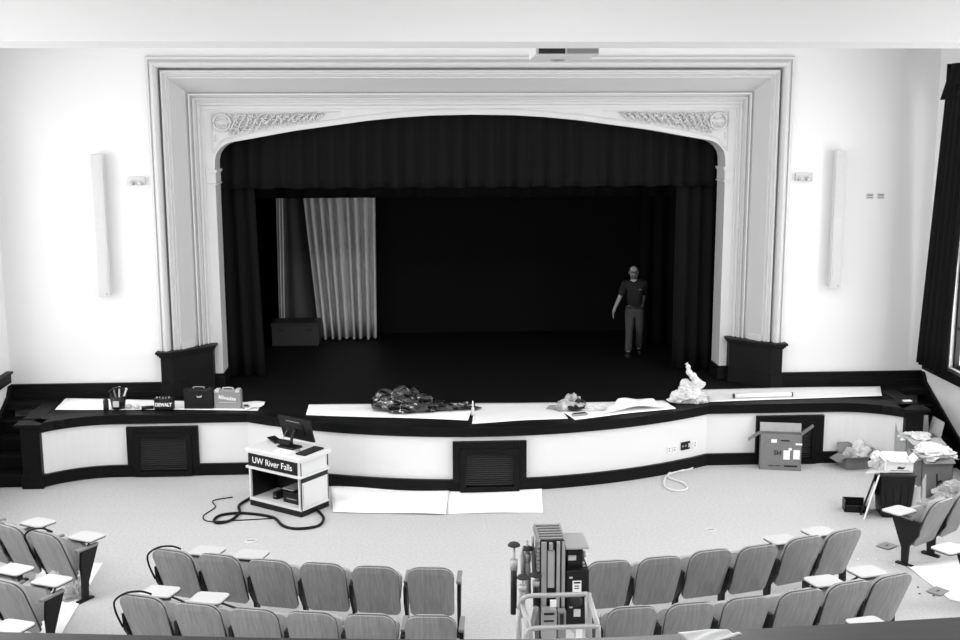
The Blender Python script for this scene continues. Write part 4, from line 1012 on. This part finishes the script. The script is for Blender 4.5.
lift(MB().tube([lp(424, 402, YL - .25), lp(430, 700, YL - .2)], .03, 10), 'guard_post', M['galv'], smooth=True)
lift(MB().tube([lp(85, 450, YL - .2), lp(130, 600, YL - .3), lp(135, 720, YL - .3)], .024, 10), 'guard_post', M['galv'], smooth=True)
lift(MB().tube([lp(70, 480, YL - .2), lp(72, 700, YL - .2)], .024, 10), 'guard_post', M['galv'], smooth=True)
lift(MB().tube([lp(160, 470, YL - .1), lp(125, 620, YL - .1)], .022, 8), 'brace', M['greyp'], smooth=True)
lift(MB().bb(base.x - .36, base.x + .44, YL - .45, YL + .45, .08, .16), 'base_frame', M['silver'], bevel=.01)
for sx in (-.3, .38):
    for sy in (-.38, .38): lift(MB().tube([(base.x + sx - .02, YL + sy, .075), (base.x + sx + .02, YL + sy, .075)], .075, 16), 'wheel', M['ink'], smooth=True)

# ------------------------------------------------------------------ balcony rail
rp = [(-60, 631), (0, 632), (160, 635.5), (310, 638.3), (480, 639.3), (620, 637), (730, 630), (770, 628), (960, 617), (1040, 611)]
R_ = [onz(x, y, 4.40) for x, y in rp]
xs = [p.x for p in R_]
mb = MB(); pts = smooth_path(R_, 4)
pts = [pts[0] + Vector((-4.5, .5, 0))] + pts + [pts[-1] + Vector((5.0, .35, 0))]
vs = []; fs = []
for p in pts: vs += [(p.x, p.y, 4.40), (p.x, p.y, 4.34), (p.x, p.y - .30, 4.34), (p.x, p.y - .30, 4.40)]
for i in range(len(pts) - 1):
    for j in range(4): fs.append((4 * i + j, 4 * i + 4 + j, 4 * i + 4 + (j + 1) % 4, 4 * i + (j + 1) % 4))
mb.add(vs, fs)
br = empty('balcony_front', (0, -16.6, 3.3), label='dark wooden balcony rail along the bottom of the view', cat='balcony', kind='structure')
mb.build('rail_cap', M['rail'], br, world=True)
mb = MB(); vs = []
for p in pts: vs += [(p.x, p.y - .06, 4.34), (p.x, p.y - .06, 3.1), (p.x, p.y - .22, 3.1), (p.x, p.y - .22, 4.34)]
mb.add(vs, fs); mb.build('parapet', M['wall'], br, world=True)
MB().bb(-WX, WX, YB, -16.5, 3.1, 3.25).build('balcony_floor', M['wall'], br, world=True)

# ------------------------------------------------------------------ person
def skin_mesh(name, nodes, edges, root, material, parent, sub=2, smooth=True):
    me = bpy.data.meshes.new(name); me.from_pydata([n[0] for n in nodes], edges, []); me.update()
    o = bpy.data.objects.new(name, me); COL.objects.link(o)
    import bmesh
    b_ = bmesh.new(); b_.from_mesh(me); lay = b_.verts.layers.skin.verify(); b_.verts.ensure_lookup_table()
    for i, n in enumerate(nodes):
        sv = b_.verts[i][lay]; rr = n[1]; sv.radius = rr if isinstance(rr, tuple) else (rr, rr); sv.use_root = (i == root)
    b_.to_mesh(me); b_.free()
    mo = o.modifiers.new('skin', 'SKIN'); mo.use_smooth_shade = True
    if sub: q = o.modifiers.new('sub', 'SUBSURF'); q.levels = sub; q.render_levels = sub
    bpy.context.view_layer.update()
    me2 = bpy.data.meshes.new_from_object(o.evaluated_get(bpy.context.evaluated_depsgraph_get())); bpy.data.objects.remove(o)
    me2.materials.clear(); me2.materials.append(material)
    for p_ in me2.polygons: p_.use_smooth = True
    o2 = bpy.data.objects.new(name, me2); COL.objects.link(o2); o2.parent = parent
    return o2
pf = onz(632, 355.5, 1)
pe = empty('person', (pf.x, pf.y, .995), -.15, 'bearded person in dark polo shirt and khaki trousers stepping out on the dark stage', 'person')
# local: x = picture right, -y = towards the hall
N = {}; nodes = []; 
def nd(k, p, r): N[k] = len(nodes); nodes.append((p, r))
nd('pelvis', (.03, 0, .92), (.12, .09)); nd('waist', (.035, 0, 1.05), (.12, .09)); nd('chest', (.03, 0, 1.24), (.13, .09)); nd('upper', (.025, 0, 1.36), (.09, .07)); nd('neck', (.01, -.01, 1.45), (.055, .055)); nd('jaw', (.005, -.03, 1.53), (.065, .075)); nd('head', (.0, -.02, 1.60), (.078, .092)); nd('crown', (.0, -.01, 1.67), (.06, .07))
nd('rsh', (-.15, 0, 1.37), .055); nd('relb', (-.25, .02, 1.12), .045); nd('rwri', (-.345, -.06, .92), .03); nd('rpalm', (-.37, -.075, .84), (.022, .038))
nd('lsh', (.19, .02, 1.37), .055); nd('lelb', (.20, .16, 1.13), .045); nd('lwri', (.17, .20, .92), .03); nd('lpalm', (.165, .20, .84), (.022, .038))
nd('rhip', (-.055, 0, .86), .095); nd('rknee', (-.06, -.05, .49), .06); nd('rank', (-.075, -.03, .10), .042); nd('rtoe', (-.085, -.17, .045), .035)
nd('lhip', (.115, 0, .86), .085); nd('lknee', (.13, .02, .50), .055); nd('lank', (.14, .30, .11), .04); nd('ltoe', (.15, .18, .045), .033)
E_ = ['pelvis-waist', 'waist-chest', 'chest-upper', 'upper-neck', 'neck-jaw', 'jaw-head', 'head-crown', 'upper-rsh', 'rsh-relb', 'relb-rwri', 'rwri-rpalm', 'upper-lsh', 'lsh-lelb', 'lelb-lwri', 'lwri-lpalm', 'pelvis-rhip', 'rhip-rknee', 'rknee-rank', 'rank-rtoe', 'pelvis-lhip', 'lhip-lknee', 'lknee-lank', 'lank-ltoe']
edges = [tuple(N[a] for a in e.split('-')) for e in E_]
def finger(base, key, pts, r):
    prev = N[base]
    for i, p_ in enumerate(pts):
        nd(key + str(i), p_, max(.006, r - .001 * i)); edges.append((prev, N[key + str(i)])); prev = N[key + str(i)]
for sd, cx, cy in (('r', -.37, -.075), ('l', .165, .20)):
    for i in range(4):
        L = (.075, .085, .08, .06)[i]; yy = cy - .027 + .018 * i
        finger(sd + 'palm', sd + 'f%d' % i, [(cx - .003, yy, .805), (cx - .002, yy, .805 - L * .5), (cx + .012 * (1 if sd == 'r' else -1), yy, .805 - L)], .009)
    finger(sd + 'palm', sd + 't', [(cx, cy - .045, .84), (cx + .005, cy - .06, .805), (cx + .008, cy - .06, .775)], .010)
skin_mesh('body', nodes, edges, N['pelvis'], M['skin'], pe)
sh_n = [((.03, 0, .93), (.19, .15)), ((.035, 0, 1.07), (.20, .16)), ((.03, 0, 1.25), (.205, .16)), ((.025, 0, 1.37), (.17, .14)), ((.012, -.005, 1.445), (.085, .085)), ((-.15, 0, 1.37), .092), ((-.235, .018, 1.14), .072), ((.19, .02, 1.37), .092), ((.21, .12, 1.15), .07)]
skin_mesh('polo_shirt', sh_n, [(0, 1), (1, 2), (2, 3), (3, 4), (3, 5), (5, 6), (3, 7), (7, 8)], 0, M['shirt'], pe)
tr_n = [((.03, 0, 1.0), (.165, .135)), ((.03, 0, .90), (.18, .145)), ((-.058, -.0, .80), .108), ((-.06, -.05, .49), .078), ((-.075, -.03, .07), .070), ((.118, 0, .80), .108), ((.13, .02, .50), .076), ((.14, .28, .11), .068)]
skin_mesh('trousers', tr_n, [(0, 1), (1, 2), (2, 3), (3, 4), (1, 5), (5, 6), (6, 7)], 0, M['trouser'], pe)
for cx, cy in ((-.083, -.10), (.148, .22)):
    MB().ell((cx, cy, .05), (.052, .14, .05), None, 14, 8).bb(cx - .048, cx + .048, cy - .13, cy + .12, .005, .022).build('shoe', M['shoe'], pe, smooth=True)
hp = (0, -.02, 1.605)
MB().ell((0, .012, 1.625), (.086, .085, .075), RX(-.25), 16, 10).build('hair', M['hair'], pe, smooth=True)
MB().ell((0, -.045, 1.655), (.076, .07, .065), None, 14, 8).build('forehead', M['skin'], pe, smooth=True)
MB().ell((.0, -.075, 1.525), (.055, .045, .045), None, 14, 8).build('beard', mat('beard', .09, .9), pe, smooth=True)
MB().ell((0, -.125, 1.585), (.013, .02, .024), RX(-.3), 10, 6).build('nose', M['skin'], pe, smooth=True)
MB().ell((0, -.118, 1.545), (.024, .008, .006), None, 10, 6).build('mouth', M['card3'], pe, smooth=True)
for s in (-1, 1):
    MB().ell((s * .033, -.105, 1.61), (.012, .008, .008), None, 10, 6).build('eye', M['ink'], pe, smooth=True)
    MB().ell((s * .084, -.01, 1.595), (.01, .02, .032), None, 10, 6).build('ear', M['skin'], pe, smooth=True)
g = MB()
for s in (-1, 1): g.tube([(s * .035 + .026 * math.cos(a), -.118, 1.608 + .018 * math.sin(a)) for a in [2 * PI * i / 12 for i in range(13)]], .0025, 5, False); g.tube([(s * .06, -.118, 1.61), (s * .086, -.01, 1.61)], .0025, 5)
g.tube([(-.01, -.12, 1.61), (.01, -.12, 1.61)], .0025, 5); g.build('glasses', M['ink'], pe)
MB().tube([(-.045, -.07, 1.46), (0, -.095, 1.435), (.045, -.07, 1.46)], .010, 6).build('undershirt_collar', M['lgrey'], pe)
MB().tube([(-.14, -.10, .955), (.03, -.15, .955), (.20, -.10, .955)], .018, 6).build('belt', M['ink'], pe)
MB().bb(.10, .14, -.165, -.14, 1.29, 1.30).build('shirt_emblem', M['greyp'], pe)

# ------------------------------------------------------------------ light
world = bpy.data.worlds.new('sky'); scene.world = world; world.use_nodes = True
bg = world.node_tree.nodes['Background']; bg.inputs[0].default_value = (1, 1, 1, 1); bg.inputs[1].default_value = 1.6
def area(name, loc, rot, sx, sy, power, spread=PI):
    l = bpy.data.lights.new(name, 'AREA'); l.shape = 'RECTANGLE'; l.size = sx; l.size_y = sy; l.energy = power; l.spread = spread
    o = bpy.data.objects.new(name, l); COL.objects.link(o); o.location = loc; o.rotation_euler = rot; return o
WP = 330
for s in (-1, 1):
    for (y0, y1) in WIN:
        area('window_daylight', (s * (WX + .45), (y0 + y1) / 2, (WZ0 + WZ1) / 2), (0, s * PI / 2, 0), WZ1 - WZ0 + .3, y1 - y0 + .2, WP * (.62 if s < 0 and y1 > -2 else 1))
for x in (-4.2, 0, 4.2):
    area('ceiling_lamp', (x, -4.6, CZ - .03), (0, 0, 0), 1.2, 1.2, 85)
    area('ceiling_lamp', (x, -12.5, CZ - .03), (0, 0, 0), 1.4, 1.4, 130)
scene.view_settings.view_transform = 'Standard'; scene.view_settings.look = 'None'; scene.view_settings.gamma = 1
scene.view_settings.exposure = -.08
